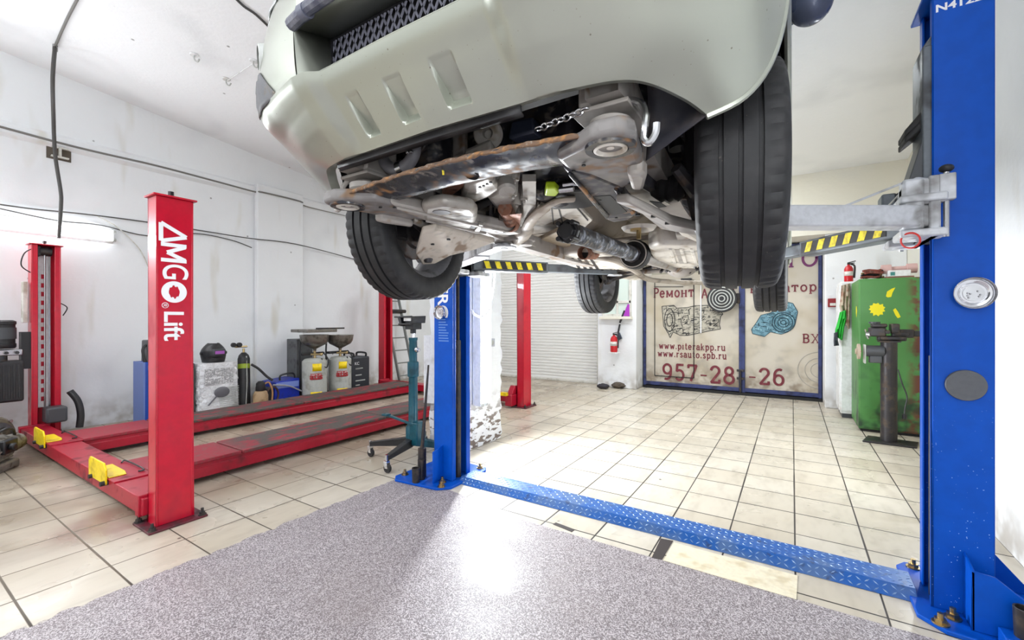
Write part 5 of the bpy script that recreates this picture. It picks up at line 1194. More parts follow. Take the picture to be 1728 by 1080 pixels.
def fill_lamp(c, ax, out, L=1.26, watt=1.0, up=0): return lamp('twin-tube fluorescent lamp added out of view to light the workshop', c, ax, out, L, 2, .10, LG, watt=watt, up=up)
fill_lamp((XR, 4.62, 1.35), (0,0,1), (-1,0,0), 1.42, 1.1)  # added wall lamp, hidden by the right blue column
for x, y in ((-5.6, -.9), (-3.6, -.9), (-1.3, -1.0), (.2, -1.0), (-4.6, -2.9), (-1.2, -2.9)):
    t = fill_lamp((x, y, 3.35), (1,0,0), (0,0,-1), watt=.62, up=.7)  # hanging lamps added behind the camera
    for dx in (-.45, .45): MB().cyl((x+dx, y, 3.35), (x+dx, y, cz(y)), .006, n=6).build('hanging_rod', GREY, t)
for x, y in ((-2.3, 5.7), (-1.0, 5.6), (-1.4, 7.4), (-4.9, 6.9)): fill_lamp((x, y, cz(y)), (1,0,0), (0,0,-1), watt=1.1)  # ceiling lamps added out of sight behind the car
fill_lamp((XL, -.6, 2.41), (0,1,0), (1,0,0)); fill_lamp((XR, -.4, 1.6), (0,0,1), (-1,0,0), 1.42)  # wall lamps added beyond the frame

# ================================================================ cables, hooks and fittings on walls and ceiling
PVC = plain('grey_pvc', S(150, 150, 150), .45); CAB = plain('cable_grey', S(120, 118, 114), .6); CABD = plain('cable_dark', S(74, 72, 70), .6)
def cable(name, label, pts, r, m=CAB, sub=5):
    return tag(MB().tube(pts, r, 7, sub).build(name, m), label, 'cable')
a = at(86, 75, X=-7.0)
q = [at(133, -6, Z=4.31), at(112, 35, Z=4.28), at(93, 78, X=-6.2), at(89, 130, X=-6.6), at(90, 190, X=-6.95), at(93, 260, X=-7.05), at(102, 320, X=-7.05), at(103, 345, X=-7.03), at(99, 402, X=-7.03)]
for i_, (px, py) in enumerate(((133, -6), (112, 35), (93, 78))):
    zc = 4.3
    for _ in range(4): p = at(px, py, Z=zc); zc = cz(p.y)-.012
    q[i_] = p
t = thing('conduit', 'grey flexible conduit hanging from the ceiling to the far red post', 'cable', q[-1])
MB().tube(q[2:], .018, 10).build('conduit_pipe', CABD, t); MB().tube(q[:3], .012, 8).build('lead_cable', CAB, t); MB().cyl(q[2]+V((0,0,.03)), q[2]-V((0,0,.05)), .022, n=12).build('conduit_clamp', PVC, t)
cable('wall_cable', 'thick grey cable running along the ledge high on the left wall', [V((XL+.055, y, 3.47-.012*y+.012*math.sin(y*3))) for y in (-1, 0, .8, 1.6, 2.4, 3.2, 3.7)]+[V((XL+.11, y, 3.42)) for y in (3.8, 4.45)]+[V((XL+.03, y, 3.38)) for y in (4.6, 5.5, 6.5, 8.4)], .013)
cable('wall_cable', 'thin sagging cable across the left wall over the glowing lamp', [at(0, 345, X=XL+.03), at(60, 353, X=XL+.02), at(150, 362, X=XL+.02), at(250, 375, X=XL+.02), at(345, 390, X=XL+.02), at(420, 402, X=XL+.115), at(500, 412, X=XL+.115), at(600, 438, X=XL+.02)], .008, CABD)
cable('wall_cable', 'thin dark cable dropping from the lamp towards the pilaster', [at(0, 352, X=XL+.03), at(95, 372, X=XL+.10), at(170, 380, X=XL+.02), at(250, 398, X=XL+.02), at(330, 394, X=XL+.02), at(390, 405, X=XL+.02), at(425, 418, X=XL+.02)], .007, CABD)
cable('wall_cable', 'pale cable looping down the left wall beside the lamp end', [at(165, 365, X=XL+.02), at(200, 385, X=XL+.02), at(235, 420, X=XL+.02), at(250, 450, X=XL+.02)], .006, OFFW)
cable('ceiling_cable', 'dark cable crossing the ceiling towards the left of the car', [V((p.x, p.y, cz(p.y)-.01)) for p in (at(382, -4, Z=4.15), at(410, 20, Z=4.15), at(432, 42, Z=4.1), at(462, 66, Z=4.1))], .011, CABD)
for px, py, lb in ((328, 92, 'small white ceiling hook furthest left'), (382, 133, 'white ceiling hook joined to a thin rod, lower end'), (428, 102, 'white ceiling hook beside the car bumper, at the rod\'s upper end')):
    p = at(px, py, Z=4.05); p = V((p.x, p.y, cz(p.y)))
    for _ in range(3): p = at(px, py, Z=cz(p.y))
    h = thing('ceiling_hook', lb, 'hook', p); MB().lathe([(0, -.012), (.04, -.012), (.045, 0), (0, 0)], p, (0,0,1), 16).build('hook_plate', WHITE, h)
    MB().tube([p+V((0,0,-.01)), p+V((0,0,-.05)), p+V((.02,.02,-.075)), p+V((.045,.03,-.05))], .008, 8).build('hook_bend', GREY, h)
    if px == 382: hk0 = p
    if px == 428: hk1 = p
tag(MB().cyl(hk0+V((0,0,-.03)), hk1+V((0,0,-.03)), .005, n=6).build('ceiling_rod', WHITE), 'thin white rod strung between two ceiling hooks', 'rod')
p = at(101, 258, X=XL+.02)
b = thing('steel_beam', 'cut end of an I-beam sticking out of the left wall', 'beam', p)
m = MB()
for z in (-.055, .055): m.box(p.x-.05, p.x+.03, p.y-.075, p.y+.075, p.z+z-.008, p.z+z+.008)
m.box(p.x-.05, p.x+.03, p.y-.01, p.y+.01, p.z-.05, p.z+.05); m.build('beam_profile', OFFW, b); MB().box(p.x-.03, p.x-.012, p.y-.11, p.y+.10, p.z-.085, p.z+.075).build('dark_hollow', plain('dark_hole', S(92, 84, 74), .9), b)
p = at(826, 578, X=-2.765)
b = thing('socket_box', 'small grey socket box on the brick pillar', 'socket', p); MB().box(p.x, p.x+.04, p.y-.05, p.y+.05, p.z-.045, p.z+.045).build('box_body', plain('socket_grey', S(176, 178, 190), .45), b, bevel=.008); MB().lathe([(0, .042), (.028, .042), (.03, .04)], p, (1,0,0), 20).build('socket_face', GREY, b)
tag(MB().tube([at(836, 444, X=-2.62), at(834, 480, X=-2.62), at(826, 520, X=-2.62), at(812, 534, X=-2.62), at(800, 530, X=-2.62), at(795, 522, X=-2.62)], .011, 10).build('air_hose', plain('pale_hose', S(206, 208, 212), .4)), 'pale air hose looping down in front of the brick pillar', 'hose')
tag(MB().prism([at(715, 566, Y=3.40), at(736, 566, Y=3.40), at(736, 682, Y=3.40), at(715, 680, Y=3.40)], (0, .03, 0)).build('board', WHITE, bevel=.004), 'narrow white board leaning on the brick pillar behind the blue column', 'board')
p = at(1405, 511, Y=8.115)
b = thing('alarm_call_point', 'small dark red alarm box on the white pier right of the gate', 'alarm', p); MB().box(p.x-.06, p.x+.06, p.y-.04, p.y, p.z-.065, p.z+.065).build('alarm_case', plain('alarm_red', S(136, 30, 36), .4), b, bevel=.008); MB().box(p.x-.035, p.x+.035, p.y-.043, p.y-.039, p.z-.045, p.z-.005).build('alarm_window', OFFW, b)
# ring disc hanging in front of the gate
c = at(1218, 504, Y=8.55)
d = thing('ringed_disc', 'round black disc with white concentric rings in front of the gate', 'disc', c)
MB().lathe([(0, -.02), (.235, -.02), (.245, 0), (.235, .02), (0, .02)], c, (0,1,0), 40).build('disc_body', BLACK, d)
for R in (.05, .10, .15, .20): MB().ring(c+V((0,-.02,0)), (0,1,0), R, .011, 40, 6).build('white_ring', GREY, d)
MB().cyl(c, c+V((0,.16,0)), .02, n=10).build('disc_bracket', IRON, d)

# ================================================================ along the left wall
def basebox(p0, w, dep, h): return p0
X0 = -6.72
def Yat(px, X=X0): return at(px, 600, X=X).y
def zat(py, px, X=X0): return at(px, py, X=X).z
# blue starter unit with dark control head
y0, y1 = Yat(244), Yat(280); t = thing('starter_charger', 'tall blue battery starter charger with dark control head', 'charger', (X0-.17, (y0+y1)/2, 0))
zt = zat(612, 240)
MB().box(X0-.34, X0, y0, y1, .03, zt).build('blue_cabinet', plain('charger_blue', S(16, 66, 158), .4, 0, S(24, 60, 130), .3, 4), t, bevel=.012)
MB().box(X0-.34, X0-.002, y0-.012, y0+.01, .03, zt).build('pale_side', plain('pale_blue', S(96, 118, 176), .45), t, bevel=.004)
MB().prism([(X0-.02, y0+.03, zt), (X0-.02, y1, zt), (X0-.10, y1, zt+.27), (X0-.10, y0+.06, zt+.27)], (-.2, 0, 0)).build('control_head', DGREY, t, bevel=.015)
MB().tube([(X0-.05, y0+.02, zt), (X0-.06, y0+.0, zt+.14), (X0-.09, y0+.03, zt+.2), (X0-.12, y0+.06, zt+.2)], .016, 8).build('grab_handle', BLACK, t)
text(0, 'unit_lettering', 'ER', .085, frame((X0+.002, y0+.075, zt-.07), (0,1,0), (0,0,1)), WHT, t, 1)
for yy in (y0+.04, y1-.04): MB().cyl((X0-.17, yy-.012, .03), (X0-.17, yy+.012, .03), .03, n=14).build('wheel', RUB, t)
# slim dark green unit behind the near post
y0, y1 = Yat(300), Yat(331); t = thing('green_unit', 'slim dark green unit half hidden behind the near red post', 'unit', (X0-.2, (y0+y1)/2, 0)); zt = zat(622, 328)
MB().box(X0-.36, X0-.04, y0, y1, .0, zt).build('unit_body', plain('dark_green', S(58, 82, 76), .45), t, bevel=.012)
MB().box(X0-.34, X0-.06, y0+.02, y1+.015, zt, zt+.07).build('unit_lid', DGREY, t, bevel=.02)
MB().box(X0-.045, X0-.036, y0+.03, y1-.03, zt-.16, zt-.03).build('unit_panel', GREY, t)
# white plastic-wrapped appliance
y0, y1 = Yat(335), Yat(405); t = thing('wrapped_appliance', 'white appliance in crumpled plastic wrap below the welding mask', 'appliance', (X0-.2, (y0+y1)/2, 0)); zt = zat(612, 372)
rows = []
for i in range(19):
    z = .0+zt*i/18; r = []
    for k in range(36):
        a = 2*PI*k/36; cx_, sx_ = math.cos(a), math.sin(a); e = 2/5
        ux = abs(cx_)**e*(1 if cx_ > 0 else -1); uy = abs(sx_)**e*(1 if sx_ > 0 else -1)
        j = random.uniform(-.012, .012); top = 1 if i < 17 else .97
        r.append((X0-.2+(.2+j)*ux*top, (y0+y1)/2+((y1-y0)/2+j)*uy*top, z))
    rows.append(r+[r[0]])
m = MB().grid(rows); m.f.append(tuple(len(m.v)-37+k for k in range(36)))
PW = NT('plastic_wrap'); PW.bump(PW.noise(18, 5, .6, dist=1), .8, .03); PLAS = PW.out(S(226, 227, 230), .22, 0)
m.build('wrap', PLAS, t, smooth=25)
NEWS = NT('small_print'); wv = NEWS.n('ShaderNodeTexWave', bands_direction='Z'); NEWS.set(wv.inputs[0], NEWS.co()); wv.inputs['Scale'].default_value = 22; wv.inputs['Distortion'].default_value = 2
PRN = NEWS.out(NEWS.mix(NEWS.mth('MULTIPLY', NEWS.ramp(wv.outputs[1], .35, .6), NEWS.ramp(NEWS.noise(60, 3), .4, .5)), S(222, 222, 224), S(64, 64, 68)), .35)
W1 = (y1-y0)
for k in range(3): MB().box(X0+.003, X0+.009, y0+.07+k*.125, y0+.18+k*.125, zt*.60, zt*.90).build('printed_panel', PRN, t)
gr = MB()
for k in range(13): gr.box(X0+.0, X0+.012, y1-.27, y1-.02, .08+k*.025, .088+k*.025)
gr.build('vent_grille', GREY, t, one=True)
bl = MB(); cy = (y0+y1)/2+.02; bl.ball((X0+.012, cy, zt*.44), (.012, .10, .075), 16, 10); bl.beam((X0+.014, cy-.05, zt*.40), (X0+.014, cy-.17, zt*.22), .012, .02, (1,0,0)); bl.build('dark_emblem', plain('emblem_grey', S(104, 104, 110), .4), t)
# welding mask
cy = Yat(369); t = thing('welding_mask', 'black welding mask with violet visor on the wrapped appliance', 'mask', (X0-.18, cy, zt)); zb_ = zt
rows = []
for i in range(13):
    v = i/12; z = zb_+.005+.265*v; w_ = .15*(1-.75*max(0, v-.55)**1.5*2.6)*(.86+.14*min(1, v*3)); r = []
    for k in range(25):
        a = PI*(-.08+1.16*k/24); fx = .15*math.sin(a); fx = fx*(1 if v < .6 else 1-.9*(v-.6)**1.3)+(.03 if .25 < v < .75 and .3 < k/24 < .7 else 0)
        r.append((X0-.16+fx, cy-math.cos(a)*w_, z))
    rows.append(r)
MB().grid(rows).build('mask_shell', BLACK, t, smooth=40, solid=.004)
MB().box(X0-.02, X0+.035, cy-.075, cy+.075, zb_+.105, zb_+.195).build('visor_frame', DGREY, t, bevel=.012)
MB().box(X0+.033, X0+.038, cy-.058, cy+.058, zb_+.125, zb_+.168).build('violet_visor', plain('violet_glass', S(164, 92, 178), .1), t)
for s in (-1, 1): MB().cyl((X0-.15, cy+s*.135, zb_+.13), (X0-.15, cy+s*.165, zb_+.13), .022, n=12).build('ratchet_knob', BLACK, t)
# slim gas cylinder leaning at the wall
yb_, yt_ = Yat(416), Yat(412); ztp = zat(596, 417); t = thing('gas_cylinder', 'slim black gas cylinder with brass regulator leaning at the wall', 'cylinder', (X0-.1, yb_, 0))
a = V((X0-.06, yb_+.0, .0)); b = V((X0-.18, yt_+.08, ztp)); d = (b-a).normalized(); L = (b-a).length
MB().lathe([(0, 0), (.075, 0), (.08, .02), (.08, L-.09), (.065, L-.04), (.03, L), (0, L)], a, d, 24).build('cylinder_body', BLACK, t)
MB().lathe([(.0815, L*.72), (.0815, L*.80)], a, d, 24).build('lime_band', plain('lime_print', S(150, 170, 40), .5), t)
r = MB(); r.cyl(b, b+d*.06, .016, n=10); r.cyl(b+d*.07+V((0,-.12,.02)), b+d*.07+V((0,.05,.02)), .014, n=10); r.build('brass_valve', BRASS, t)
for k in (-.15, -.07): MB().lathe([(0, .03), (.03, .03), (.034, .02), (.034, -.015), (0, -.015)], b+d*.10+V((.02, k, .02)), (1, 0, 0), 18).build('pressure_gauge', BLACK, t)
MB().tube([a+d*.1+V((.09,-.02,0)), a+d*L*.5+V((.085,0,0)), b+V((.08,0,-.05))], .006, 6).build('tie_cord', GREY, t)
# beige pump pot and black hose
y_ = Yat(432); t = thing('pump_pot', 'small beige pot with black pump head beside the gas cylinder', 'pot', (X0, y_, 0)); h0 = zat(660, 424)
MB().lathe([(0, 0), (.09, 0), (.10, .05), (.10, h0-.06), (.08, h0), (.05, h0+.01), (0, h0+.01)], (X0+.13, y_, 0), (0,0,1), 24).build('pot_body', plain('beige_pot', S(176, 148, 112), .5, 0, S(130, 104, 76), .5, 9), t)
MB().lathe([(.055, h0), (.065, h0+.03), (.06, h0+.12), (.03, h0+.15), (0, h0+.15)], (X0+.13, y_, 0), (0,0,1), 18).build('pump_head', BLACK, t)
MB().tube([(X0+.16, y_+.03, h0+.1), (X0+.17, y_+.10, h0+.12), (X0+.19, y_+.14, h0), (X0+.2, y_+.13, h0-.14), (X0+.21, y_+.10, .06)], .012, 8).build('tan_hose', plain('tan_hose', S(170, 126, 84), .5), t)
t2 = tag(MB().tube([at(424, 615, X=X0-.05), at(436, 622, X=X0-.03), at(450, 635, X=X0), at(460, 642, X=X0+.06)], .018, 8).build('torch_lead', BLACK), 'black welding torch lead arching to the blue welder', 'hose')
# blue wire welder
y0, y1 = Yat(462), Yat(506); t = thing('wire_welder', 'blue box welder with top handle standing behind the runway', 'welder', (X0-.2, (y0+y1)/2, 0)); zt = zat(640, 484)
m = MB(); m.prism([(X0, y0, 0), (X0, y1, 0), (X0, y1, zt), (X0, y0+.03, zt-.03)], (-.42, 0, 0)); m.build('welder_case', plain('welder_blue', S(18, 46, 168), .35, 0, S(20, 40, 120), .4, 6), t, bevel=.015)
MB().box(X0-.001, X0+.004, y0+.04, y1-.02, zt-.13, zt-.04).build('label_strip', plain('pale_print', S(120, 140, 206), .4), t)
MB().tube([(X0-.1, y0+.15, zt-.02), (X0-.1, y0+.17, zt+.06), (X0-.1, y0+.36, zt+.075), (X0-.1, y0+.4, zt-.01)], .014, 8).build('carry_handle', BLACK, t)
MB().box(X0-.38, X0-.02, y0-.09, y0+.01, .02, zt-.1).build('front_panel', BLACK, t, bevel=.02)
MB().ring((X0+.05, y0-.05, .18), (1, .4, 0), .13, .014, 24, 6).build('coiled_lead', plain('brown_lead', S(74, 52, 48), .5), t)
MB().tube([(X0+.03, y0-.03, zt-.06), (X0+.05, y0+.2, zt-.10), (X0+.04, y1+.02, zt-.22)], .012, 8).build('grey_hose', plain('welder_hose', S(150, 150, 156), .45), t)
# two waste-oil drainers with funnels
def drainer(px, py_top, py_fun, label, R, loc_x):
    y = Yat(px, loc_x); zt = zat(py_top, px, loc_x); zf = zat(py_fun, px, loc_x)
    t = thing('oil_drainer', label, 'oil drainer', (loc_x, y, 0)); c = (loc_x, y, 0)
    MB().lathe([(0, .05), (R-.02, .05), (R, .075), (R, zt-.05), (R-.04, zt-.01), (R*.5, zt), (0, zt)], c, (0,0,1), 32).build('tank', plain('drainer_grey', S(182, 184, 178), .35, 0, S(150, 150, 140), .4, 6), t)
    fz = zf-.17
    MB().lathe([(.02, fz-.1), (.03, fz-.06), (R*.55, fz-.02), (R*.95, fz+.02), (R*1.12, fz+.07), (R*1.2, zf), (R*1.17, zf), (R*1.08, fz+.075), (.03, fz-.03)], c, (0,0,1), 32).build('funnel', STN, t)
    v = MB(); v.cyl((loc_x, y, zt-.02), (loc_x, y, fz-.06), .022, n=12); v.cyl((loc_x-.02, y-.06, zt+.06), (loc_x+.06, y+.08, zt+.06), .018, n=10); v.ball((loc_x+.06, y+.08, zt+.06), .03, 10, 8); v.build('brass_valve', BRASS, t)
    u = MB().tube([(loc_x+.06, y+.10, zt+.1), (loc_x+.12, y+.16, zt-.02), (loc_x+.16, y+.12, zt-.15), (loc_x+.17, y+.04, zt-.12), (loc_x+.15, y+.03, zt)], .011, 8).build('drain_hose', BLACK, t)
    MB().box(loc_x-.10, loc_x-.02, y-.20, y+.2, zt+.05, zt+.09).build('push_bar', BLACK, t, bevel=.01)
    def arc(a0, a1, z0, z1, name, m):
        MB().grid([[(loc_x+math.cos(a)*(R+.0015), y+math.sin(a)*(R+.0015), z) for a in [a0+(a1-a0)*k/8 for k in range(9)]] for z in (z0, z1)]).build(name, m, t, solid=.001)
    ca = -.55
    arc(ca-.2, ca+.55, zt-.20, zt-.08, 'yellow_label', YEL); arc(ca-.35, ca+.6, .10, .17, 'yellow_label', YEL); arc(ca-.35, ca+.55, zt*.52, zt*.66, 'red_label', plain('label_red', S(168, 40, 44), .4)); arc(ca-.32, ca+.52, zt*.535, zt*.645, 'white_label', GREY)
    dv = V((math.cos(ca+.1), math.sin(ca+.1), 0)); tx = V((-dv.y, dv.x, 0)); text(0, 'maker_lettering', 'atis', .13, frame(V((loc_x, y, zt*.59))+dv*(R+.004), tx, (0,0,1)), plain('letter_red', S(160, 30, 36), .4), t, 1.1, bold=.004)
    for s in (-1, 1): MB().cyl((loc_x-.08, y+s*R*.9-.015, .06), (loc_x-.08, y+s*R*.9+.015, .06), .06, n=18).build('wheel', RUB, t)
    MB().tube([(loc_x-R-.02, y-.12, .1), (loc_x-R-.04, y-.12, zt+.1), (loc_x-R-.03, y-.1, zf-.05)], .014, 8).build('riser_pipe', BLACK, t)
    return t
drainer(531, 604, 565, 'grey waste-oil drainer with the wide lidded funnel beside the blue welder', .19, -6.62)
drainer(574, 601, 565, 'grey waste-oil drainer with bowl funnel beside the black charger', .185, -6.60)
y_ = Yat(531, -6.62); zl = zat(560, 531, -6.62)
t = thing('drip_tray', 'dark sheet-metal drip tray lying on the wide drainer funnel', 'tray', (-6.62, y_, zl)); MB().box(-6.86, -6.40, y_-.27, y_+.27, zl-.005, zl+.045).build('tray_body', STN, t, bevel=.008); MB().box(-6.44, -6.41, y_-.1, y_+.42, zl+.045, zl+.07).build('tray_handle', IRON, t, bevel=.006)
# black charger beside the drainers
y0, y1 = Yat(594, -6.62), Yat(624, -6.62); zt = zat(602, 608, -6.62); t = thing('battery_charger', 'black battery charger with white print right of the drainers', 'charger', (-6.8, (y0+y1)/2, 0))
MB().box(-6.98, -6.62, y0, y1, .03, zt).build('charger_case', plain('charger_black', S(44, 47, 54), .45), t, bevel=.025)
for yy in (y0+.06, y1-.06): MB().tube([(-6.66, yy, zt-.01), (-6.67, yy, zt+.06), (-6.9, yy, zt+.06), (-6.92, yy, zt-.01)], .018, 8).build('charger_handle', BLACK, t)
cy = (y0+y1)/2
text(0, 'charger_lettering', 'KC', .075, frame((-6.617, cy-.09, zt-.12), (0,1,0), (0,0,1)), WHT, t, 1); 
pr = MB()
for k, (dz, w_) in enumerate(((.2, .12), (.205, .08), (.32, .1), (.42, .16), (.5, .07))): pr.box(-6.62, -6.6165, cy-.12, cy-.12+w_*1.3, zt-dz-.018, zt-dz)
pr.build('print_line', GREY, t)
for yy in (y0+.03, y1-.03): MB().cyl((-6.8, yy-.012, .035), (-6.8, yy+.012, .035), .035, n=14).build('wheel', RUB, t)
# dark cabinet edge behind the first drainer
tag(MB().box(-7.38, -7.02, Yat(500, -7.02), Yat(528, -7.02), 0, zat(572, 512, -7.02)).build('tool_locker', plain('locker_grey', S(96, 98, 100), .5, 0, S(70, 70, 70), .4, 5), bevel=.01), 'narrow dark grey locker behind the oil drainers', 'locker')
# ladder behind the rear red post
t = thing('ladder', 'grey aluminium ladder leaning at the left wall behind the red post', 'ladder', (-7.0, 6.5, 0)); LA = plain('ladder_grey', S(132, 136, 134), .4, .5)
lb, lt = V((-6.86, 6.35, .0)), V((-7.34, 6.35, 1.9))
for dy in (-.02, .40): MB().beam(lb+V((0, dy+.05, 0)), lt+V((0, dy, 0)), .03, .06, (1,0,0)).build('ladder_rail', LA, t, bevel=.004)
for k in range(7): p = lb.lerp(lt, (k+.6)/7.2); MB().cyl(p+V((0, 0, 0)), p+V((0, .40, 0)), .013, n=8).build('rung', LA, t)
MB().cyl(lb.lerp(lt, .8)+V((.03,-.05,0)), lb.lerp(lt, .8)+V((.03,.5,0)), .04, n=14).build('hinge_knob', IRON, t)

# ================================================================ gearboxes bottom left
def gearbox(label, o, rz, sc, tone):
    t = thing('used_gearbox', label, 'gearbox', o); Mx = Matrix.Translation(o) @ Matrix.Rotation(rz, 4, 'Z') @ Matrix.Scale(sc, 4)
    m = MB(); m.lathe([(0, -.30), (.17, -.30), (.185, -.28), (.185, -.24), (.15, -.22), (.13, -.05), (.12, .10), (.09, .14), (.075, .32), (.05, .33), (0, .33)], (0, 0, .19), (0, 1, 0), 22)
    for k in range(9): a = 2*PI*k/9; m.beam((math.cos(a)*.14, -.22, .19+math.sin(a)*.14), (math.cos(a)*.115, .1, .19+math.sin(a)*.115), .012, .03, (math.cos(a), 0, math.sin(a)))
    m.xf(Mx).build('case', tone, t, smooth=30)
    m = MB(); m.box(-.13, .13, -.16, .14, .0, .08); m.xf(Mx).build('oil_pan', tone, t, bevel=.02)
    m = MB(); m.lathe([(0, -.29), (.10, -.31), (.135, -.33), (.10, -.37), (.04, -.38), (0, -.38)], (0, 0, .19), (0, 1, 0), 22); m.xf(Mx).build('torque_converter', IRON, t)
    for k in range(8): a = 2*PI*k/8; m = MB().cyl((math.cos(a)*.175, -.3, .19+math.sin(a)*.175), (math.cos(a)*.175, -.31, .19+math.sin(a)*.175), .014, n=6); m.xf(Mx).build('flange_bolt', STEEL, t)
    m = MB(); m.box(.11, .16, -.1, .06, .16, .28); m.cyl((.16, -.04, .22), (.2, -.04, .22), .03, n=12); m.xf(Mx).build('solenoid_block', BLACK, t, bevel=.01)
    m = MB(); m.tube([(.05, -.05, .32), (.08, .05, .36), (.06, .16, .33), (.03, .24, .27)], .012, 8); m.xf(Mx).build('breather_hose', BLACK, t); return t
GB1 = mat_rusty('gearbox_grey', (126, 122, 116), (84, 74, 62), .5, .45, .3, 10); GB2 = mat_rusty('gearbox_olive', (112, 104, 90), (70, 62, 50), .5, .5, .2, 10)
gearbox('used grey gearbox lying nearest on the floor at the left edge', V((-5.90, .74, 0)), .9, 1.0, GB1)
gearbox('used olive gearbox standing behind the grey one by the far red post', V((-6.56, .62, 0)), 2.2, 1.12, GB2)
t = thing('scrap_part', 'rusty black engine part lying on the olive gearbox', 'scrap part', (-6.6, .72, .43)); c = V((-6.62, .72, .47))
m = MB(); m.box(c.x-.12, c.x+.1, c.y-.2, c.y+.14, c.z-.04, c.z+.05); m.build('part_casting', ENG, t, bevel=.02)
for dy in (-.09, .05): MB().ring(c+V((.105, dy, 0)), (1, .2, .3), .028, .009, 18, 6).build('pale_ring', PALE, t)
MB().cyl(c+V((0,-.12,.05)), c+V((0,-.05,.12)), .035, n=12).build('rust_stub', mat_rusty('red_rust', (120, 60, 46), (86, 50, 40), .5, .7, .1, 20), t)

# ================================================================ by the gate and the back wall
def extinguisher(p, h, label, bracket):
    t = thing('fire_extinguisher', label, 'fire extinguisher', p); r = h*.17; c = V(p)
    MB().lathe([(0, 0), (r*.9, 0), (r, .02), (r, h*.62), (r*.7, h*.74), (r*.3, h*.78), (r*.3, h*.83), (0, h*.83)], c, (0,0,1), 24).build('red_body', plain('extinguisher_red', S(190, 28, 36), .3), t)
    MB().grid([[c+V((math.cos(a)*(r+.001), math.sin(a)*(r+.001), z)) for a in [-PI*.9+k*PI*.8/8 for k in range(9)]] for z in (h*.3, h*.5)]).build('white_label', OFFW, t, solid=.001)
    m = MB(); m.cyl(c+V((0,0,h*.82)), c+V((0,0,h*.88)), r*.35, n=10); m.beam(c+V((-r*.3,0,h*.9)), c+V((r*1.5,-.01,h*.97)), .02, .012); m.beam(c+V((-r*.3,0,h*.87)), c+V((r*1.3,-.01,h*.88)), .02, .012); m.build('valve_handle', BLACK, t, bevel=.003)
    MB().tube([c+V((r*.4, 0, h*.85)), c+V((r*1.25, 0, h*.75)), c+V((r*1.25, 0, h*.4)), c+V((r*1.2, 0, h*.2))], .012, 8).build('discharge_hose', BLACK, t)
    if bracket:
        b = MB(); b.box(c.x-r*1.25, c.x+r*1.25, c.y-r*1.2, c.y+r*1.6, c.z-.02, c.z-.002); b.box(c.x-r*.4, c.x+r*.4, c.y+r, c.y+r*1.6, c.z-.02, c.z+h*.5); b.build('wall_bracket', WHITE, t)
        MB().ring(c+V((0,0,h*.38)), (0,0,1), r*1.04, .006, 24, 5).build('bracket_strap', GREY, t)
    return t
p = at(1036, 594, Y=8.13); extinguisher(p, .40, 'red fire extinguisher in a bracket on the pier left of the gate', True)
# dustpan and brush hanging at the pier edge
p = at(1057, 538, Y=8.2); q_ = at(1050, 514, Y=8.2)
t = thing('dustpan', 'purple dustpan hanging high on the pier above the extinguisher', 'dustpan', p); m = MB(); a0 = at(1052, 532, Y=8.22); MB().prism([at(1051, 533, Y=8.22), at(1059, 513, Y=8.22), at(1062, 514, Y=8.22), at(1062, 534, Y=8.22)], (0, .05, 0)).build('purple_pan', plain('purple_plastic', S(164, 50, 178), .4), t, bevel=.006)
MB().beam(at(1046, 545, Y=8.23), at(1054, 524, Y=8.23), .035, .03, (0,1,0)).build('pan_handle', BLACK, t, bevel=.006)
t = thing('hand_brush', 'black hand brush hanging beside the fire extinguisher', 'brush', at(1044, 560, Y=8.22)); MB().beam(at(1043, 562, Y=8.22), at(1046, 547, Y=8.22), .03, .03, (0,1,0)).build('brush_handle', BLACK, t, bevel=.006)
MB().prism([at(1040, 572, Y=8.22), at(1043, 560, Y=8.22), at(1045, 562, Y=8.22), at(1049, 571, Y=8.22), at(1044, 574, Y=8.22)], (0, .05, 0)).build('brush_head', plain('brush_blue_black', S(52, 60, 74), .6), t, bevel=.006)
for px, lb, r in ((1018, 'dark shoe-sized lump on the floor below the shutter rail', .10), (1044, 'dusty brown lump on the floor at the foot of the pier', .12)):
    p = at(px, 656 if px < 1030 else 655, Z=0); m = MB()
    m.ball(p+V((0,0,r*.48)), (r*1.2, r*.9, r*.5), 16, 10)
    for i in range(len(m.v)): m.v[i] += V((random.uniform(-.01, .01), random.uniform(-.01, .01), random.uniform(-.008, .008)))
    tag(m.build('rubble_lump', plain('lump_%d' % px, S(48, 46, 54) if px < 1030 else S(88, 78, 66), .8, 0, S(60, 54, 50), .5, 20)), lb, 'lump')
# white cabinet, rag, extinguisher on it
a = at(1418, 700, Z=0)
t = thing('white_cabinet', 'narrow white cabinet between the gate pier and the green cabinet', 'cabinet', (.72, 7.75, 0)); wx0, wx1, wy0, wy1, wz = .555, .98, 7.42, 7.98, 1.85
MB().box(wx0, wx1, wy0, wy1, .06, wz).build('cabinet_body', WHITE, t, bevel=.01); MB().box(wx0+.01, wx0+.2, wy0-.012, wy0, .1, wz-.05).build('cabinet_door', WHITE, t, bevel=.003); MB().box(wx0+.02, wx1-.02, wy0+.02, wy1-.02, 0, .06).build('plinth', DGREY, t)
MB().box(wx0-.012, wx0, wy0+.02, wy1-.02, .1, wz-.05).build('side_panel', WHITE, t, bevel=.003)
extinguisher(V((.66, 7.6, wz)), .30, 'small red fire extinguisher standing on the white cabinet', False)
def cloth(name, label, pts, th, m, cat):
    rows = []
    b = MB()
    for i, (l, r) in enumerate(pts):
        row = []
        for k in range(9):
            p = V(l).lerp(V(r), k/8); p += V((0, .018*math.sin(k*1.9+i*.8), 0)); row.append(p)
        rows.append(row)
    return tag(b.grid(rows).build(name, m, solid=th, smooth=60), label, cat)
yy = 7.36
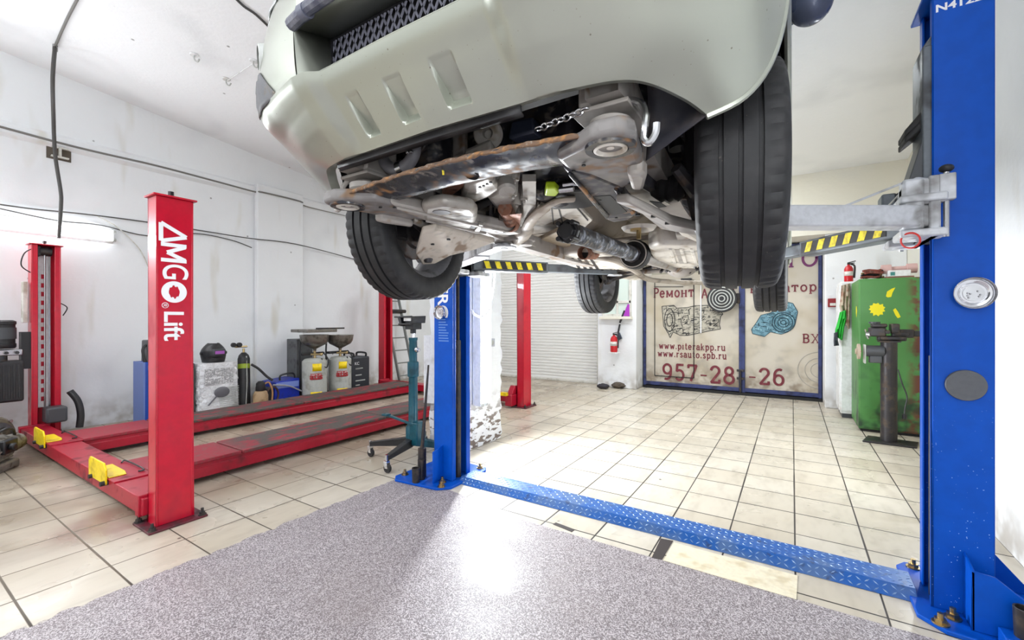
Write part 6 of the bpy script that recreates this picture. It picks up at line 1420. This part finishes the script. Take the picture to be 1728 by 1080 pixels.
cloth('work_cloth', 'bright green work cloth hanging on the white cabinet', [(at(1418, 527, Y=yy), at(1428, 523, Y=yy)), (at(1415, 540, Y=yy), at(1427, 537, Y=yy)), (at(1411, 556, Y=yy), at(1423, 552, Y=yy)), (at(1410, 566, Y=yy), at(1420, 574, Y=yy))], .02, plain('green_cloth', S(44, 178, 62), .8), 'cloth')
cloth('towel', 'beige striped towel hanging above the green cloth', [(at(1420, 482, Y=yy+.02), at(1434, 478, Y=yy+.02)), (at(1419, 500, Y=yy+.02), at(1434, 500, Y=yy+.02)), (at(1418, 516, Y=yy+.02), at(1433, 513, Y=yy+.02)), (at(1424, 540, Y=yy+.02), at(1432, 555, Y=yy+.02))], .02, plain('beige_cloth', S(186, 170, 150), .8, 0, S(150, 108, 90), .5, 12), 'towel')
cloth('apron_strap', 'dark grey strap dangling below the green cloth', [(at(1408, 562, Y=yy-.03), at(1413, 560, Y=yy-.03)), (at(1407, 575, Y=yy-.03), at(1413, 574, Y=yy-.03)), (at(1408, 584, Y=yy-.03), at(1415, 583, Y=yy-.03))], .012, plain('strap_grey', S(72, 74, 84), .7), 'strap')
# green steel cabinet
t = thing('green_cabinet', 'old green steel cabinet with yellow paint marks and rusty edges', 'cabinet', (.95, 7.0, 0)); gx0, gx1, gy0, gy1, gz = .672, 1.24, 6.65, 7.38, 1.82
MB().box(gx0, gx1, gy0, gy1, .03, gz).build('cabinet_body', GREEN, t, bevel=.012)
MB().box(gx0+.012, gx1-.012, gy0-.012, gy0+.002, .05, gz-.02).build('cabinet_door', GREEN, t, bevel=.004)
MB().box(gx0+.02, gx1-.02, gy0+.02, gy1-.02, 0, .03).build('plinth', DARK, t)
YP = plain('yellow_splash', S(236, 222, 20), .5)
sp = MB(); c = at(1480, 522, Y=gy0-.013); pts = []
for k in range(22): a = 2*PI*k/22; R = .062+.018*(k % 2)+random.uniform(-.006, .006); pts.append(c+V((math.cos(a)*R, 0, math.sin(a)*R)))
sp.prism(pts, (0, -.0015, 0)).build('yellow_splash_mark', YP, t, smooth=0)
MB().prism([at(x, y, Y=gy0-.013) for x, y in ((1495,500),(1497,492),(1505,487),(1511,485),(1506,494),(1504,501),(1498,502))], (0,-.0015,0)).build('yellow_arrow_mark', YP, t, smooth=0)
MB().prism([at(x, y, Y=gy0-.013) for x, y in ((1507,523),(1511,520),(1516,527),(1520,535),(1515,537),(1511,532))], (0,-.0015,0)).build('yellow_arrow_mark', YP, t, smooth=0)
MB().prism([V((gx0-.0015, y, z)) for y, z in ((6.8, 1.44), (6.83, 1.5), (6.88, 1.5), (6.9, 1.42), (6.85, 1.36))], (.0015, 0, 0)).build('yellow_side_mark', YP, t, smooth=0)
# things on the green cabinet
zz = gz
t = thing('tool_bundle', 'bundle of rusty pliers and hoses lying on the green cabinet', 'tools', (.82, 6.85, zz))
for k in range(9):
    p = V((.70+k*.006, 6.69+.03*(k % 3), zz+.018+.026*(k % 4))); MB().tube([p, p+V((.06, .03, .012)), p+V((.14, .02, .0)), p+V((.17, .05, .01))], .015, 6).build('tool_handle', [mat_rusty('tool_rust', (128, 64, 54), (90, 70, 60), .5, .6, .2, 20), IRON, BRASS][k % 3], t)
t = thing('carton', 'flat white carton lying on the green cabinet', 'carton', (1.05, 6.8, zz)); MB().box(.93, 1.18, 6.70, 6.92, zz, zz+.02).build('carton_base', plain('carton_red', S(170, 120, 110), .6), t); MB().box(.95, 1.15, 6.69, 6.92, zz+.02, zz+.09).build('carton_box', WHITE, t, bevel=.004); MB().box(.97, 1.01, 6.686, 6.69, zz+.03, zz+.07).build('carton_print', plain('teal_print', S(60, 130, 126), .5), t)
t = thing('paper_roll', 'pinkish paper roll lying on the carton', 'roll', (1.05, 6.85, zz+.09)); MB().lathe([(.02, -.15), (.055, -.15), (.055, -.06), (.03, -.06), (.03, .08), (.055, .08), (.055, .17), (.02, .17)], (1.05, 6.80, zz+.115), (1, 0, 0), 24, closed=True).build('roll_body', plain('pink_paper', S(206, 170, 166), .7), t)
# vise and grinder stand
vc = V((.885, 6.2, 0)); t = thing('vise_stand', 'dark steel pedestal with bench vise and grinder before the green cabinet', 'vise stand', vc)
MB().prism([vc+V((-.24, -.14, 0)), vc+V((.2, -.16, 0)), vc+V((.26, .1, 0)), vc+V((-.16, .16, 0))], (0, 0, .02)).build('foot_plate', IRON, t, bevel=.004)
MB().lathe([(.072, .02), (.072, 1.09), (0, 1.09)], vc, (0,0,1), 28).build('pedestal', IRON, t)
MB().box(vc.x-.09, vc.x+.09, vc.y-.08, vc.y+.08, 1.09, 1.105).build('head_plate', IRON, t)
m = MB(); m.box(vc.x-.10, vc.x+.14, vc.y-.06, vc.y+.06, 1.105, 1.16); m.box(vc.x-.17, vc.x-.03, vc.y-.08, vc.y+.08, 1.15, 1.25); m.box(vc.x-.15, vc.x-.02, vc.y-.085, vc.y+.085, 1.25, 1.29); m.build('vise_body', IRON, t, bevel=.014)
m = MB(); m.box(vc.x+.01, vc.x+.08, vc.y-.085, vc.y+.085, 1.19, 1.29); m.box(vc.x+.02, vc.x+.20, vc.y-.045, vc.y+.045, 1.14, 1.23); m.build('moving_jaw', IRON, t, bevel=.012)
MB().box(vc.x+.18, vc.x+.42, vc.y-.028, vc.y+.028, 1.155, 1.215).build('slide_bar', IRON, t, bevel=.008)
MB().cyl((vc.x-.12, vc.y, 1.29), (vc.x-.12, vc.y, 1.31), .05, n=18).build('anvil_cap', DGREY, t)
m = MB(); m.cyl((vc.x-.20, vc.y-.03, 1.17), (vc.x-.16, vc.y-.03, 1.17), .03, n=14); m.cyl((vc.x-.19, vc.y-.12, 1.13), (vc.x-.19, vc.y+.08, 1.22), .009, n=8); m.build('vise_handle', STEEL, t)
m = MB(); m.box(vc.x-.08, vc.x+.12, vc.y-.085, vc.y-.06, 1.12, 1.15); m.box(vc.x+.04, vc.x+.16, vc.y-.065, vc.y-.045, 1.17, 1.20); m.cyl((vc.x-.02, vc.y-.10, 1.2), (vc.x-.02, vc.y-.06, 1.2), .022, n=12); m.build('vise_rib', IRON, t, bevel=.005)
gcx = vc.x-.14
m = MB(); m.cyl((gcx-.06, vc.y-.02, .99), (gcx+.1, vc.y-.02, .99), .062, n=24); m.box(gcx-.03, gcx+.08, vc.y-.05, vc.y+.03, .86, .94); m.build('grinder_motor', DGREY, t, bevel=.008)
MB().lathe([(0, -.03), (.03, -.03), (.03, -.012), (.085, -.012), (.085, .012), (.03, .012), (0, .03)], (gcx-.12, vc.y-.02, .98), (1,0,0), 28).build('grinding_wheel', plain('grind_stone', S(176, 160, 142), .8), t)
MB().box(gcx-.075, gcx-.06, vc.y-.08, vc.y+.05, .85, 1.06).build('wheel_guard', GREY, t, bevel=.008)
MB().tube([(vc.x+.07, vc.y-.04, .8), (vc.x+.10, vc.y-.05, .66), (vc.x+.14, vc.y-.05, .52), (vc.x+.125, vc.y-.05, .40), (vc.x+.12, vc.y-.05, .33)], .007, 6).build('power_cord', BLACK, t); MB().cyl((vc.x+.12, vc.y-.05, .33), (vc.x+.12, vc.y-.05, .28), .02, n=10).build('power_plug', BLACK, t)
